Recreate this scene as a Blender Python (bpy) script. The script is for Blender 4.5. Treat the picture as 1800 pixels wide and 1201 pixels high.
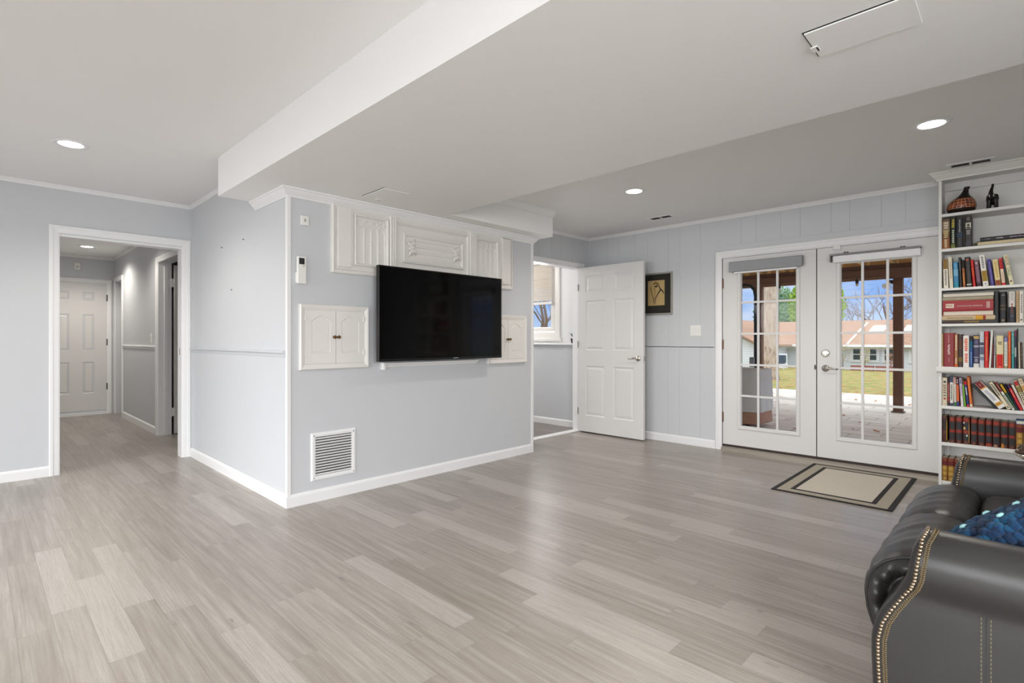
import bpy, bmesh, math, random
from mathutils import Vector, Matrix
random.seed(7)
for o in list(bpy.data.objects): bpy.data.objects.remove(o)
SC = bpy.context.scene
COL = SC.collection
PI = math.pi
R = math.radians

# ------------------------------------------------------------------ camera
H = 1.14
cam_d = bpy.data.cameras.new('camera'); cam = bpy.data.objects.new('camera', cam_d); COL.objects.link(cam)
cam_d.sensor_width = 36.0; cam_d.lens = 919.17 / 1800 * 36.0
cam_d.shift_y = -3.5 / 1800
cam_d.clip_start = 0.05; cam_d.clip_end = 400
cam.location = (0, 0, H); cam.rotation_euler = (PI / 2, 0, R(44.2366))
SC.camera = cam

# ------------------------------------------------------------------ view, world, sun, daylight
vs = SC.view_settings
vs.view_transform = 'Standard'; vs.look = 'None'; vs.gamma = 1.0; vs.use_curve_mapping = False
vs.exposure = 0.15
def lin(c):
    c = c / 255.0
    return c / 12.92 if c <= 0.04045 else ((c + 0.055) / 1.055) ** 2.4
def rgb(t): return (lin(t[0]), lin(t[1]), lin(t[2]), 1.0)

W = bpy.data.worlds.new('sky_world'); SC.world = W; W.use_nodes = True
nt = W.node_tree; nt.nodes.clear()
n_out = nt.nodes.new('ShaderNodeOutputWorld'); n_bg = nt.nodes.new('ShaderNodeBackground')
n_tc = nt.nodes.new('ShaderNodeTexCoord'); n_sep = nt.nodes.new('ShaderNodeSeparateXYZ')
n_rmp = nt.nodes.new('ShaderNodeValToRGB'); n_mix = nt.nodes.new('ShaderNodeMixRGB')
n_map = nt.nodes.new('ShaderNodeMapping'); n_noi = nt.nodes.new('ShaderNodeTexNoise'); n_cr = nt.nodes.new('ShaderNodeValToRGB')
nt.links.new(n_tc.outputs['Generated'], n_sep.inputs[0])
nt.links.new(n_sep.outputs['Z'], n_rmp.inputs[0])
e = n_rmp.color_ramp.elements
e[0].position = 0.0; e[0].color = rgb((200, 216, 240)); e[1].position = 0.36; e[1].color = rgb((236, 238, 240))
e2 = e.new(0.07); e2.color = rgb((150, 186, 244)); e3 = e.new(0.17); e3.color = rgb((134, 172, 240))
n_map.inputs['Scale'].default_value = (1, 1, 3.2)
nt.links.new(n_tc.outputs['Generated'], n_map.inputs[0]); nt.links.new(n_map.outputs[0], n_noi.inputs['Vector'])
n_noi.inputs['Scale'].default_value = 5.5; n_noi.inputs['Detail'].default_value = 7; n_noi.inputs['Roughness'].default_value = 0.55
nt.links.new(n_noi.outputs[0], n_cr.inputs[0])
n_cr.color_ramp.elements[0].position = 0.50; n_cr.color_ramp.elements[1].position = 0.72
nt.links.new(n_cr.outputs[0], n_mix.inputs[0]); nt.links.new(n_rmp.outputs[0], n_mix.inputs[1])
n_mix.inputs[2].default_value = rgb((246, 248, 252))
nt.links.new(n_mix.outputs[0], n_bg.inputs[0])
n_mr = nt.nodes.new('ShaderNodeMapRange'); n_mr.interpolation_type = 'SMOOTHSTEP'     # sky strength raised above the visible band to light the shaded patio
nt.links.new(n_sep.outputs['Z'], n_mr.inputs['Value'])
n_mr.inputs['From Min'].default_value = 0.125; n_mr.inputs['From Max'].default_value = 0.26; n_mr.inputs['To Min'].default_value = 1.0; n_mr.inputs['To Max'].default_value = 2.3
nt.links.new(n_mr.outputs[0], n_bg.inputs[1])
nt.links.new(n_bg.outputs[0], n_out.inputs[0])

def lamp(name, kind, loc, energy, color=(1, 1, 1), **kw):
    d = bpy.data.lights.new(name, kind); d.energy = energy; d.color = color
    o = bpy.data.objects.new(name, d); COL.objects.link(o); o.location = loc
    for k, v in kw.items(): setattr(d, k, v)
    return o
def aim(o, v): o.rotation_euler = Vector(v).to_track_quat('-Z', 'Y').to_euler()

sun = lamp('sun', 'SUN', (0, -20, 30), 0.2, (1.0, 0.95, 0.86), angle=R(1.0)); aim(sun, (0.12, 0.38, -0.92))
# daylight coming in at the room's own windows (behind the viewpoint) and at the next room's window;
# like skylight it slants down through each opening
DAY = (1.0, 0.997, 0.99)
d1 = lamp('window_daylight', 'AREA', (-3.4, -2.94, 1.45), 77, DAY, shape='RECTANGLE', size=2.7, size_y=1.4, spread=R(114)); aim(d1, (-0.12, 1, -0.80))
d2 = lamp('window_daylight', 'AREA', (0.0, -2.94, 1.45), 70, DAY, shape='RECTANGLE', size=2.1, size_y=1.4, spread=R(114)); aim(d2, (-0.1, 1, -0.80))
side_fill = lamp('window_daylight', 'AREA', (1.60, 0.2, 1.5), 66, DAY, shape='RECTANGLE', size=1.9, size_y=1.3, spread=R(150)); aim(side_fill, (-1, 0.35, -0.6))  # added fill from the right, no window is known there
d4 = lamp('window_daylight', 'AREA', (-5.0, 5.36, 1.6), 16, DAY, shape='RECTANGLE', size=0.9, size_y=0.75); aim(d4, (0, -1, -0.3))

# ------------------------------------------------------------------ node materials
MATS = {}
class G:                                        # tiny node-graph writer
    def __init__(s, m): s.nt = m.node_tree
    def n(s, t, **kw):
        x = s.nt.nodes.new(t)
        for k, v in kw.items(): setattr(x, k, v)
        return x
    def put(s, sock, v):
        if hasattr(v, 'is_output') or isinstance(v, bpy.types.NodeSocket): s.nt.links.new(v, sock)
        else: sock.default_value = v
    def m(s, op, a, b=0.0, c=None):
        x = s.n('ShaderNodeMath', operation=op); s.put(x.inputs[0], a); s.put(x.inputs[1], b)
        if c is not None: s.put(x.inputs[2], c)
        return x.outputs[0]
    def mix(s, f, a, b, mode='MIX'):
        x = s.n('ShaderNodeMixRGB', blend_type=mode); s.put(x.inputs[0], f); s.put(x.inputs[1], a); s.put(x.inputs[2], b)
        return x.outputs[0]
    def noise(s, vec, scale, detail=3, rough=0.5, dim='3D'):
        x = s.n('ShaderNodeTexNoise'); x.noise_dimensions = dim
        if vec is not None: s.put(x.inputs['Vector'], vec)
        x.inputs['Scale'].default_value = scale; x.inputs['Detail'].default_value = detail; x.inputs['Roughness'].default_value = rough
        return x.outputs[0]
    def ramp(s, f, stops):
        x = s.n('ShaderNodeValToRGB'); s.put(x.inputs[0], f); el = x.color_ramp.elements
        while len(el) < len(stops): el.new(0.5)
        for i, (p, c) in enumerate(stops):
            el[i].position = p; el[i].color = c if len(c) == 4 else rgb(c)
        return x.outputs[0]
    def comb(s, a, b, c):
        x = s.n('ShaderNodeCombineXYZ'); s.put(x.inputs[0], a); s.put(x.inputs[1], b); s.put(x.inputs[2], c); return x.outputs[0]
    def sep(s, v):
        x = s.n('ShaderNodeSeparateXYZ'); s.put(x.inputs[0], v); return x.outputs
    def wn(s, v, dim='2D'):
        x = s.n('ShaderNodeTexWhiteNoise', noise_dimensions=dim)
        s.put(x.inputs['W' if dim == '1D' else 'Vector'], v); return x.outputs['Value']
    def bump(s, h, strength=0.3, dist=0.01):
        x = s.n('ShaderNodeBump'); s.put(x.inputs['Height'], h); x.inputs['Strength'].default_value = strength; x.inputs['Distance'].default_value = dist
        return x.outputs[0]
def new_mat(name):
    m = bpy.data.materials.new(name); m.use_nodes = True
    b = m.node_tree.nodes['Principled BSDF']
    return m, G(m), b
def M(name, col, rough=0.5, metal=0.0, var=0.04, scale=18.0, bump=0.0, bscale=60.0, spec=0.5, emit=None, coat=0.0):
    """painted / fabric / metal surface: colour with a little noise, optional fine bump"""
    if name in MATS: return MATS[name]
    m, g, b = new_mat(name)
    tc = g.n('ShaderNodeTexCoord').outputs['Object']
    f = g.noise(tc, scale, 3)
    c = rgb(col)
    a = tuple(max(0, x * (1 - var)) for x in c[:3]) + (1,); d = tuple(min(1, x * (1 + var)) for x in c[:3]) + (1,)
    g.put(b.inputs['Base Color'], g.mix(f, a, d))
    b.inputs['Roughness'].default_value = rough; b.inputs['Metallic'].default_value = metal
    b.inputs['Specular IOR Level'].default_value = spec
    if coat: b.inputs['Coat Weight'].default_value = coat
    if bump: g.put(b.inputs['Normal'], g.bump(g.noise(tc, bscale, 4), bump, 0.004))
    if emit: b.inputs['Emission Color'].default_value = rgb(col); b.inputs['Emission Strength'].default_value = emit
    MATS[name] = m
    return m

def floor_mat(name, base, dark, light, PW=0.11, PL=0.9):
    m, g, b = new_mat(name)
    p = g.sep(g.n('ShaderNodeNewGeometry').outputs['Position'])
    yy = g.m('DIVIDE', p[1], PW); row = g.m('FLOOR', yy)
    off = g.m('MULTIPLY', g.wn(row, '1D'), 7.0)
    xx = g.m('ADD', g.m('DIVIDE', p[0], PL), off); colm = g.m('FLOOR', xx)
    idv = g.comb(row, colm, 0.0)
    tone = g.wn(idv, '2D')
    idn = g.m('ADD', g.m('MULTIPLY', row, 3.17), g.m('MULTIPLY', colm, 5.31))
    v1 = g.comb(g.m('MULTIPLY', p[0], 0.9), g.m('MULTIPLY', p[1], 20.0), idn)
    v2 = g.comb(g.m('MULTIPLY', p[0], 2.6), g.m('MULTIPLY', p[1], 150.0), idn)
    v3 = g.comb(g.m('MULTIPLY', p[0], 3.2), g.m('MULTIPLY', p[1], 9.0), g.m('ADD', idn, 40.0))
    broad = g.noise(v1, 2.2, 4, 0.6); fine = g.noise(v2, 2.0, 3, 0.6); kn = g.noise(v3, 2.4, 3, 0.55)
    # cathedral grain: rings of a distorted field
    ring = g.m('SINE', g.m('MULTIPLY', g.m('ADD', kn, g.m('MULTIPLY', broad, 0.25)), 70.0))
    t = g.m('ADD', g.m('MULTIPLY', broad, 0.80), g.m('MULTIPLY', tone, 0.14))
    c0 = g.ramp(t, [(0.28, dark), (0.48, base), (0.72, light)])
    lt = g.ramp(tone, [(0.885, (0, 0, 0)), (0.90, (255, 255, 255))])
    c1 = g.mix(g.m('MULTIPLY', lt, 0.62), c0, rgb(light))
    c1 = g.mix(g.m('MULTIPLY', g.m('ADD', g.m('MULTIPLY', ring, 0.5), 0.5), 0.13), c1, rgb(dark))
    c2 = g.mix(g.ramp(fine, [(0.36, (255, 255, 255)), (0.56, (0, 0, 0))]), c1, g.mix(0.5, c1, rgb(dark)))
    kspot = g.ramp(g.noise(g.comb(g.m('MULTIPLY', p[0], 5.0), g.m('MULTIPLY', p[1], 14.0), idn), 1.6, 2, 0.5), [(0.70, (0, 0, 0)), (0.80, (255, 255, 255))])
    c3 = g.mix(g.m('MULTIPLY', kspot, 0.55), c2, rgb(tuple(int(x * 0.72) for x in dark)))
    fy = g.m('FRACT', yy); fx = g.m('FRACT', xx)
    ey = g.m('MINIMUM', fy, g.m('SUBTRACT', 1.0, fy)); ex = g.m('MINIMUM', fx, g.m('SUBTRACT', 1.0, fx))
    gap = g.m('MINIMUM', g.m('MULTIPLY', ey, PW), g.m('MULTIPLY', ex, PL))
    gm = g.m('LESS_THAN', gap, 0.0008)
    c4 = g.mix(g.m('MULTIPLY', gm, 0.40), c3, rgb(tuple(int(x * 0.6) for x in dark)))
    g.put(b.inputs['Base Color'], c4)
    g.put(b.inputs['Roughness'], g.m('ADD', 0.25, g.m('MULTIPLY', fine, 0.14)))
    b.inputs['Specular IOR Level'].default_value = 0.6
    g.put(b.inputs['Normal'], g.bump(g.m('SUBTRACT', fine, g.m('MULTIPLY', gm, 1.5)), 0.12, 0.002))
    MATS[name] = m
    return m

def glass_mat():
    m, g, b = new_mat('clear_glass'); nt = m.node_tree
    out = nt.nodes['Material Output']
    tr = g.n('ShaderNodeBsdfTransparent'); gl = g.n('ShaderNodeBsdfGlossy'); mx = g.n('ShaderNodeMixShader'); fr = g.n('ShaderNodeFresnel')
    gl.inputs['Roughness'].default_value = 0.02; fr.inputs['IOR'].default_value = 1.22
    wob = g.noise(g.n('ShaderNodeTexCoord').outputs['Object'], 3.0, 1)
    g.put(tr.inputs[0], g.mix(wob, (0.93, 0.95, 0.95, 1), (0.96, 0.97, 0.97, 1)))
    nt.links.new(fr.outputs[0], mx.inputs[0]); nt.links.new(tr.outputs[0], mx.inputs[1]); nt.links.new(gl.outputs[0], mx.inputs[2])
    nt.links.new(mx.outputs[0], out.inputs[0]); MATS['glass'] = m
    return m
GLASS = glass_mat()

PAINT = M('wall_paint', (205, 207, 210), 0.55, var=0.012, scale=3, bump=0.05, bscale=220)
TRIM = M('trim_white', (238, 238, 238), 0.38, var=0.01)
CREAM = M('panel_offwhite', (232, 229, 224), 0.45, var=0.015)
CEIL = M('ceiling_white', (241, 240, 239), 0.7, var=0.01, scale=4, bump=0.06, bscale=160)
FLOOR = floor_mat('vinyl_planks', (161, 153, 145), (140, 131, 122), (185, 178, 171))
FLOOR2 = floor_mat('dark_planks', (128, 118, 112), (104, 95, 90), (150, 140, 133))
DOORW = M('door_white', (223, 221, 219), 0.36, var=0.01)
CHROME = M('satin_nickel', (196, 192, 184), 0.22, 1.0, var=0.03)
BRASS = M('aged_brass', (120, 92, 56), 0.35, 1.0, var=0.1)
COPPER = M('bronze_hinge', (120, 84, 66), 0.4, 0.8)
BLACK = M('black_plastic', (14, 14, 15), 0.28, var=0.05)
DARK = M('dark_gap', (26, 25, 24), 0.8)
PLASTIC = M('white_plastic', (236, 235, 231), 0.4, var=0.01)
# ------------------------------------------------------------------ mesh helpers
class MB:
    def __init__(s): s.v = []; s.f = []
    def add(s, vs, fs, T=None):
        b = len(s.v)
        s.v += [tuple(T(*p)) if T else tuple(p) for p in vs]
        s.f += [tuple(b + i for i in f) for f in fs]
        return s
    def box(s, x0, x1, y0, y1, z0, z1, T=None):
        x0, x1 = min(x0, x1), max(x0, x1); y0, y1 = min(y0, y1), max(y0, y1); z0, z1 = min(z0, z1), max(z0, z1)
        return s.add([(x0, y0, z0), (x1, y0, z0), (x1, y1, z0), (x0, y1, z0), (x0, y0, z1), (x1, y0, z1), (x1, y1, z1), (x0, y1, z1)],
                     [(0, 3, 2, 1), (4, 5, 6, 7), (0, 1, 5, 4), (1, 2, 6, 5), (2, 3, 7, 6), (3, 0, 4, 7)], T)
    def prism(s, poly, a, b, axis='z', T=None):
        def P(p, t):
            return {'z': (p[0], p[1], t), 'y': (p[0], t, p[1]), 'x': (t, p[0], p[1])}[axis]
        n = len(poly)
        vs = [P(p, a) for p in poly] + [P(p, b) for p in poly]
        fs = [(i, (i + 1) % n, n + (i + 1) % n, n + i) for i in range(n)] + [tuple(range(n))[::-1], tuple(range(n, 2 * n))]
        return s.add(vs, fs, T)
    def strip(s, poly, a, b, axis='z', T=None):       # open profile, extruded (a sheet)
        def P(p, t):
            return {'z': (p[0], p[1], t), 'y': (p[0], t, p[1]), 'x': (t, p[0], p[1])}[axis]
        n = len(poly)
        return s.add([P(p, a) for p in poly] + [P(p, b) for p in poly], [(i, i + 1, n + i + 1, n + i) for i in range(n - 1)], T)
    def loops(s, rings, cap0=True, cap1=True, T=None):   # successive closed rings, same count
        n = len(rings[0]); vs = [p for r in rings for p in r]; fs = []
        for k in range(len(rings) - 1):
            for i in range(n):
                j = (i + 1) % n
                fs.append((k * n + i, k * n + j, (k + 1) * n + j, (k + 1) * n + i))
        if cap0: fs.append(tuple(range(n))[::-1])
        if cap1: fs.append(tuple(range((len(rings) - 1) * n, len(rings) * n)))
        return s.add(vs, fs, T)
    def tube(s, pts, r, n=8, T=None):
        pts = [Vector(p) for p in pts]; rings = []
        rr = r if isinstance(r, (list, tuple)) else [r] * len(pts)
        up = None
        for i, p in enumerate(pts):
            d = (pts[min(i + 1, len(pts) - 1)] - pts[max(i - 1, 0)]).normalized()
            if up is None: up = Vector((0, 0, 1)) if abs(d.z) < 0.9 else Vector((1, 0, 0))
            a = d.cross(up).normalized(); b = a.cross(d).normalized(); up = b
            rings.append([tuple(p + (a * math.cos(2 * PI * k / n) + b * math.sin(2 * PI * k / n)) * rr[i]) for k in range(n)])
        return s.loops(rings, T=T)
    def lathe(s, prof, c=(0, 0, 0), n=32, axis='z', T=None):   # prof: (r, t)
        rings = []
        for r, t in prof:
            ring = []
            for k in range(n):
                a = 2 * PI * k / n; u, v = r * math.cos(a), r * math.sin(a)
                q = {'z': (u, v, t), 'x': (t, u, v), 'y': (u, t, v)}[axis]
                ring.append((c[0] + q[0], c[1] + q[1], c[2] + q[2]))
            rings.append(ring)
        return s.loops(rings, T=T)
    def ball(s, c, r, n=10, m=6, T=None):
        r = r if isinstance(r, (tuple, list)) else (r, r, r)
        rings = []
        for j in range(1, m):
            t = PI * j / m
            rings.append([(c[0] + r[0] * math.sin(t) * math.cos(2 * PI * k / n), c[1] + r[1] * math.sin(t) * math.sin(2 * PI * k / n), c[2] - r[2] * math.cos(t)) for k in range(n)])
        return s.loops(rings, T=T)
    def ring(s, u0, u1, v0, v1, prof, closed=True, T=None):   # moulding swept round a rectangle; prof = (inset, height)
        rings = [[(u0 + d, v0 + d, h), (u1 - d, v0 + d, h), (u1 - d, v1 - d, h), (u0 + d, v1 - d, h)] for d, h in prof]
        if closed: rings.append(rings[0])
        return s.loops(rings, False, False, T)
    def grid(s, fn, nu, nv, T=None):
        vs = [fn(i / nu, j / nv) for j in range(nv + 1) for i in range(nu + 1)]
        fs = [(j * (nu + 1) + i, j * (nu + 1) + i + 1, (j + 1) * (nu + 1) + i + 1, (j + 1) * (nu + 1) + i) for j in range(nv) for i in range(nu)]
        return s.add(vs, fs, T)
    def build(s, name, mat, parent=None, bevel=0.0, smooth=False, seg=2, origin=None, weld=True, local=False):
        off = Vector((0, 0, 0))
        if local: pass
        elif parent is not None:
            q = parent
            while q is not None: off += q.location; q = q.parent
        elif origin is not None: off = Vector(origin)
        elif s.v:
            xs, ys, zs = zip(*s.v)
            off = Vector(((min(xs) + max(xs)) / 2, (min(ys) + max(ys)) / 2, min(zs)))
        me = bpy.data.meshes.new(name)
        me.from_pydata([tuple(Vector(p) - off) for p in s.v], [], s.f)
        bm = bmesh.new(); bm.from_mesh(me)
        if weld: bmesh.ops.remove_doubles(bm, verts=bm.verts, dist=1e-5)
        bmesh.ops.recalc_face_normals(bm, faces=bm.faces)
        bm.to_mesh(me); bm.free()
        if smooth:
            for p in me.polygons: p.use_smooth = True
        o = bpy.data.objects.new(name, me); COL.objects.link(o)
        if parent is not None: o.parent = parent
        else: o.location = off
        if mat: me.materials.append(mat)
        if bevel:
            md = o.modifiers.new('edge', 'BEVEL'); md.width = bevel; md.segments = seg; md.limit_method = 'ANGLE'; md.angle_limit = R(35)
        return o
def sub(o, lv=1):
    md = o.modifiers.new('soft', 'SUBSURF'); md.levels = lv; md.render_levels = lv; return o
def tag(o, label, cat, group=None, kind=None):
    o['label'] = label; o['category'] = cat
    if group: o['group'] = group
    if kind: o['kind'] = kind
    return o
def thing(name, loc, label, cat, group=None, kind=None, rot=None):
    o = bpy.data.objects.new(name, None); COL.objects.link(o); o.location = loc; o.empty_display_size = 0.05
    if rot: o.rotation_euler = rot
    return tag(o, label, cat, group, kind)
def st(o, label=None, cat=None):
    o['kind'] = 'structure'
    if label: o['label'] = label; o['category'] = cat
    return o
def text_mesh(body, size, T, name, mat, parent, align='CENTER', depth=0.0004, bold=0.0):
    cu = bpy.data.curves.new('lettering', 'FONT'); cu.body = body; cu.size = size; cu.align_x = align; cu.align_y = 'CENTER'; cu.extrude = depth; cu.offset = bold
    o = bpy.data.objects.new('lettering', cu); COL.objects.link(o)
    bpy.context.view_layer.update()
    me = bpy.data.meshes.new_from_object(o.evaluated_get(bpy.context.evaluated_depsgraph_get()))
    vs = [tuple(v.co) for v in me.vertices]; fs = [tuple(p.vertices) for p in me.polygons]
    bpy.data.objects.remove(o); bpy.data.curves.remove(cu); bpy.data.meshes.remove(me)
    return MB().add(vs, fs, T).build(name, mat, parent)
# wall-plane mappings (u along the wall, v up, h out into the room)
def PX(x, sgn=1): return lambda u, v, h: (x + sgn * h, u, v)
def PY(y, sgn=-1): return lambda u, v, h: (u, y + sgn * h, v)
def PZ(z, sgn=-1): return lambda u, v, h: (u, v, z + sgn * h)

def panelled(us, u0, u1, v0, v1, T, gw=0.004, gd=0.003):    # board wall face with shallow v-grooves
    prof = [(u0, 0.0)]
    for g in us:
        if u0 + 0.01 < g < u1 - 0.01: prof += [(g - gw / 2, 0.0), (g, -gd), (g + gw / 2, 0.0)]
    prof.append((u1, 0.0))
    n = len(prof)
    return [(p[0], v0, p[1]) for p in prof] + [(p[0], v1, p[1]) for p in prof], [(i, i + 1, n + i + 1, n + i) for i in range(n - 1)]
def slab_panels(mb, u0, u1, v0, v1, th, panels, T, prof=((0, 0), (0.010, -0.007), (0.022, -0.007), (0.040, -0.001)), back=True):
    us = sorted({u0, u1, *[p[0] for p in panels], *[p[1] for p in panels]}); vv = sorted({v0, v1, *[p[2] for p in panels], *[p[3] for p in panels]})
    for side, s in ((0.0, 1), (-th, -1)):
        if s < 0 and not back:
            mb.add([(u0, v0, -th), (u1, v0, -th), (u1, v1, -th), (u0, v1, -th)], [(0, 1, 2, 3)], T); continue
        for i in range(len(us) - 1):
            for j in range(len(vv) - 1):
                cu, cv = (us[i] + us[i + 1]) / 2, (vv[j] + vv[j + 1]) / 2
                if any(a < cu < b and c < cv < d for a, b, c, d in panels): continue
                mb.add([(us[i], vv[j], side), (us[i + 1], vv[j], side), (us[i + 1], vv[j + 1], side), (us[i], vv[j + 1], side)], [(0, 1, 2, 3)], T)
        for a, b, c, d in panels:
            rings = [[(a + q, c + q, side + s * h), (b - q, c + q, side + s * h), (b - q, d - q, side + s * h), (a + q, d - q, side + s * h)] for q, h in prof]
            mb.loops(rings, False, True, T)
    for a, b in (((u0, v0), (u1, v0)), ((u1, v0), (u1, v1)), ((u1, v1), (u0, v1)), ((u0, v1), (u0, v0))):
        mb.add([(a[0], a[1], 0), (b[0], b[1], 0), (b[0], b[1], -th), (a[0], a[1], -th)], [(0, 1, 2, 3)], T)
    return mb
def base_prof(t=0.013, h=0.085): return [(0, 0), (t, 0), (t, h - 0.018), (t * 0.75, h - 0.008), (t * 0.35, h - 0.003), (0, h)]
def baseboard(name, T, u0, u1, label, t=0.013, h=0.085):
    mb = MB(); P = base_prof(t, h)
    mb.loops([[(u0, z, d) for d, z in P], [(u1, z, d) for d, z in P]], T=T)
    return st(mb.build(name, TRIM), label, 'baseboard')
def crown(name, T, u0, u1, ztop, prof, label, mat=None):
    mb = MB(); mb.loops([[(u0, ztop - z, d) for d, z in prof], [(u1, ztop - z, d) for d, z in prof]], T=T)
    return st(mb.build(name, mat or TRIM), label, 'crown moulding')
CR_S = [(0, 0), (0.026, 0), (0.026, 0.006), (0.020, 0.012), (0.010, 0.024), (0.007, 0.034), (0, 0.034)]
CR_L = [(0, 0), (0.052, 0), (0.052, 0.009), (0.042, 0.014), (0.034, 0.026), (0.018, 0.044), (0.012, 0.050), (0.010, 0.060), (0, 0.060)]
CAS = [(0, 0), (0, 0.012), (0.006, 0.018), (0.022, 0.018), (0.030, 0.014), (0.056, 0.011), (0.065, 0.008), (0.065, 0)]
def casing(name, T, u0, u1, v1, label, w=0.065, v0=0.0, mat=None, parent=None):   # u0,u1,v1 = outer edges; open at the floor
    k = w / 0.065; rings = []
    for d, h in CAS:
        d = d * k
        rings.append([(u0 + d, v0, h), (u0 + d, v1 - d, h), (u1 - d, v1 - d, h), (u1 - d, v0, h)])
    mb = MB(); n = 4; vs = [p for r in rings for p in r]; fs = []
    for a in range(len(rings)):
        b = (a + 1) % len(rings)
        for i in range(3): fs.append((a * n + i, a * n + i + 1, b * n + i + 1, b * n + i))
    fs.append(tuple(a * n for a in range(len(rings)))); fs.append(tuple(a * n + 3 for a in range(len(rings)))[::-1])
    mb.add(vs, fs, T); o = mb.build(name, mat or TRIM, parent)
    if parent is None: st(o, label, 'door casing')
    return o
def hinge(T, u, v, mat, parent, hh=0.09):
    mb = MB(); mb.box(u - 0.012, u + 0.002, v - hh / 2, v + hh / 2, 0.0, 0.002, T); mb.lathe([(0.0055, v - hh / 2), (0.0055, v + hh / 2)], (u, 0, 0), 8, T=lambda a, b, c: T(a, c, b + 0.006))
    return mb.build('hinge', mat, parent)
def lever(T, u, v, d, mat, parent):    # rosette, neck and curved lever; d = +1 / -1 along u
    mb = MB()
    mb.lathe([(0.0, 0.0), (0.032, 0.0), (0.032, 0.006), (0.026, 0.011), (0.013, 0.013), (0.011, 0.045), (0.0, 0.047)], (0, 0, 0), 20, T=lambda a, b, c: T(u + a, v + b, c))
    pts = [(u, v, 0.040), (u + d * 0.018, v + 0.004, 0.045), (u + d * 0.05, v + 0.001, 0.046), (u + d * 0.08, v - 0.005, 0.044), (u + d * 0.108, v - 0.004, 0.040)]
    mb.tube(pts, [0.010, 0.0105, 0.0085, 0.0075, 0.0055], 10, T)
    return mb.build('handle', mat, parent, smooth=True)
# ------------------------------------------------------------------ room shell
XL, XT, YB, YN = -5.81, -3.555, 5.42, 1.475        # left wall, television wall, back wall, near face of the partition
ZS, ZC, ZR = 2.167, 2.44, 2.415                    # soffit, ceiling, ceiling on the far side of the soffit
o = MB().prism([(-10.6, -3.05), (1.70, -3.05), (1.70, 5.56), (-4.0, 5.56), (-4.0, 3.0), (-10.6, 3.0)], -0.12, 0.0).build('floor', FLOOR)
st(o, 'pale greige plank floor of the living room and hall', 'floor')
o = MB().box(-8.0, -4.0, 3.0, 5.56, -0.12, 0.0).build('floor_side_room', FLOOR2); st(o, 'darker grey plank floor beyond the open doorway', 'floor')
o = MB().box(-4.035, -3.93, 4.36, 5.26, 0, 0.012).build('trim_1', TRIM, bevel=0.003); st(o, 'white threshold strip on the floor of the open doorway', 'threshold')
o = MB().box(XL - 0.12, 1.78, -3.12, 1.5, ZC, ZC + 0.12).build('ceiling', CEIL); st(o, 'flat white ceiling on the hall side of the soffit', 'ceiling')
o = MB().box(-4.117, 1.78, 1.214, 2.721, ZS, ZC + 0.12).build('ceiling_soffit', CEIL); st(o, 'wide white boxed soffit dropping below the ceiling', 'soffit')
o = MB().box(-4.1, 1.78, 2.60, 5.56, ZR, ZC + 0.12).build('ceiling_far_side', CEIL); st(o, 'white ceiling between the soffit and the glass doors', 'ceiling')
o = MB().box(-10.6, XL - 0.05, 0.1, 3.1, 2.40, 2.56).build('ceiling_hall', CEIL); st(o, 'white ceiling of the hall beyond the cased opening', 'ceiling')
o = MB().box(-8.0, -3.95, 3.0, 5.56, 2.44, 2.56).build('ceiling_side_room', CEIL); st(o, 'white ceiling of the side room beyond the open door', 'ceiling')
o = MB().box(XT - 0.05, -3.357, 2.7215, 4.031, ZS, ZC + 0.05).build('ceiling_bulkhead', CEIL); st(o, 'short white bulkhead over the far end of the television wall', 'bulkhead')

mb = MB().prism([(-3.12, 0), (0.475, 0), (0.475, 2.03), (1.405, 2.03), (1.405, 0), (3.0, 0), (3.0, ZC + 0.1), (-3.12, ZC + 0.1)], XL - 0.12, XL, 'x')
st(mb.build('wall_left', PAINT), 'pale grey wall with the cased hall opening', 'wall')
mb = MB().box(XL, XT, YN, 3.95, 0, ZC + 0.1); st(mb.build('wall_partition', PAINT), 'boxed pale grey partition wall carrying the television', 'wall')
mb = MB().prism([(3.95, 0), (4.36, 0), (4.36, 2.035), (5.26, 2.035), (5.26, 0), (5.56, 0), (5.56, ZC + 0.1), (3.95, ZC + 0.1)], -4.04, -3.930, 'x')
T = PX(-3.925)
vs_, fs_ = panelled([4.2, 4.45, 4.69, 4.86, 5.1, 5.33], 3.95, YB, 2.035, ZR, T); mb.add(vs_, fs_, T)
st(mb.build('wall_doorway', PAINT), 'grey panelled wall above and around the open doorway', 'wall')
# back wall: painted random-width boards, wainscot below on the left of the glass doors
GR = [-2.291 + 0.80 * k + d for k in range(-3, 6) for d in (0, 0.258, 0.40, 0.633)]
mb = MB().prism([(-4.04, 0), (-2.225, 0), (-2.225, 1.985), (-0.47, 1.985), (-0.47, 0), (1.78, 0), (1.78, ZC + 0.1), (-4.04, ZC + 0.1)], YB + 0.006, YB + 0.13, 'y')
T = PY(YB)
for a, b, c, d in ((-3.925, -2.287, 1.0, ZR), (-2.287, 1.70, 2.0, ZR), (-0.47, 1.70, 0, 2.0)):
    vs_, fs_ = panelled(GR, a, b, c, d, T); mb.add(vs_, fs_, T)
st(mb.build('wall_back', PAINT), 'grey panelled back wall holding the glass doors', 'wall')
mb = MB().box(-2.289, 1.5, YB - 0.010, YB, 2.045, 2.107); st(mb.build('trim_2', PAINT, bevel=0.002), 'flat grey header board above the glass doors', 'header board')
mb = MB(); T = PY(5.402)
vs_, fs_ = panelled(GR, -3.925, -2.300, 0.0, 1.062, T); mb.add(vs_, fs_, T)
mb.box(-3.925, -2.300, 5.402, YB, 1.055, 1.064); mb.box(-2.302, -2.288, 5.396, YB, 0.0, 1.064)
st(mb.build('trim_3', PAINT, weld=False), 'pale panelled wainscot left of the glass doors', 'wainscot')
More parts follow.
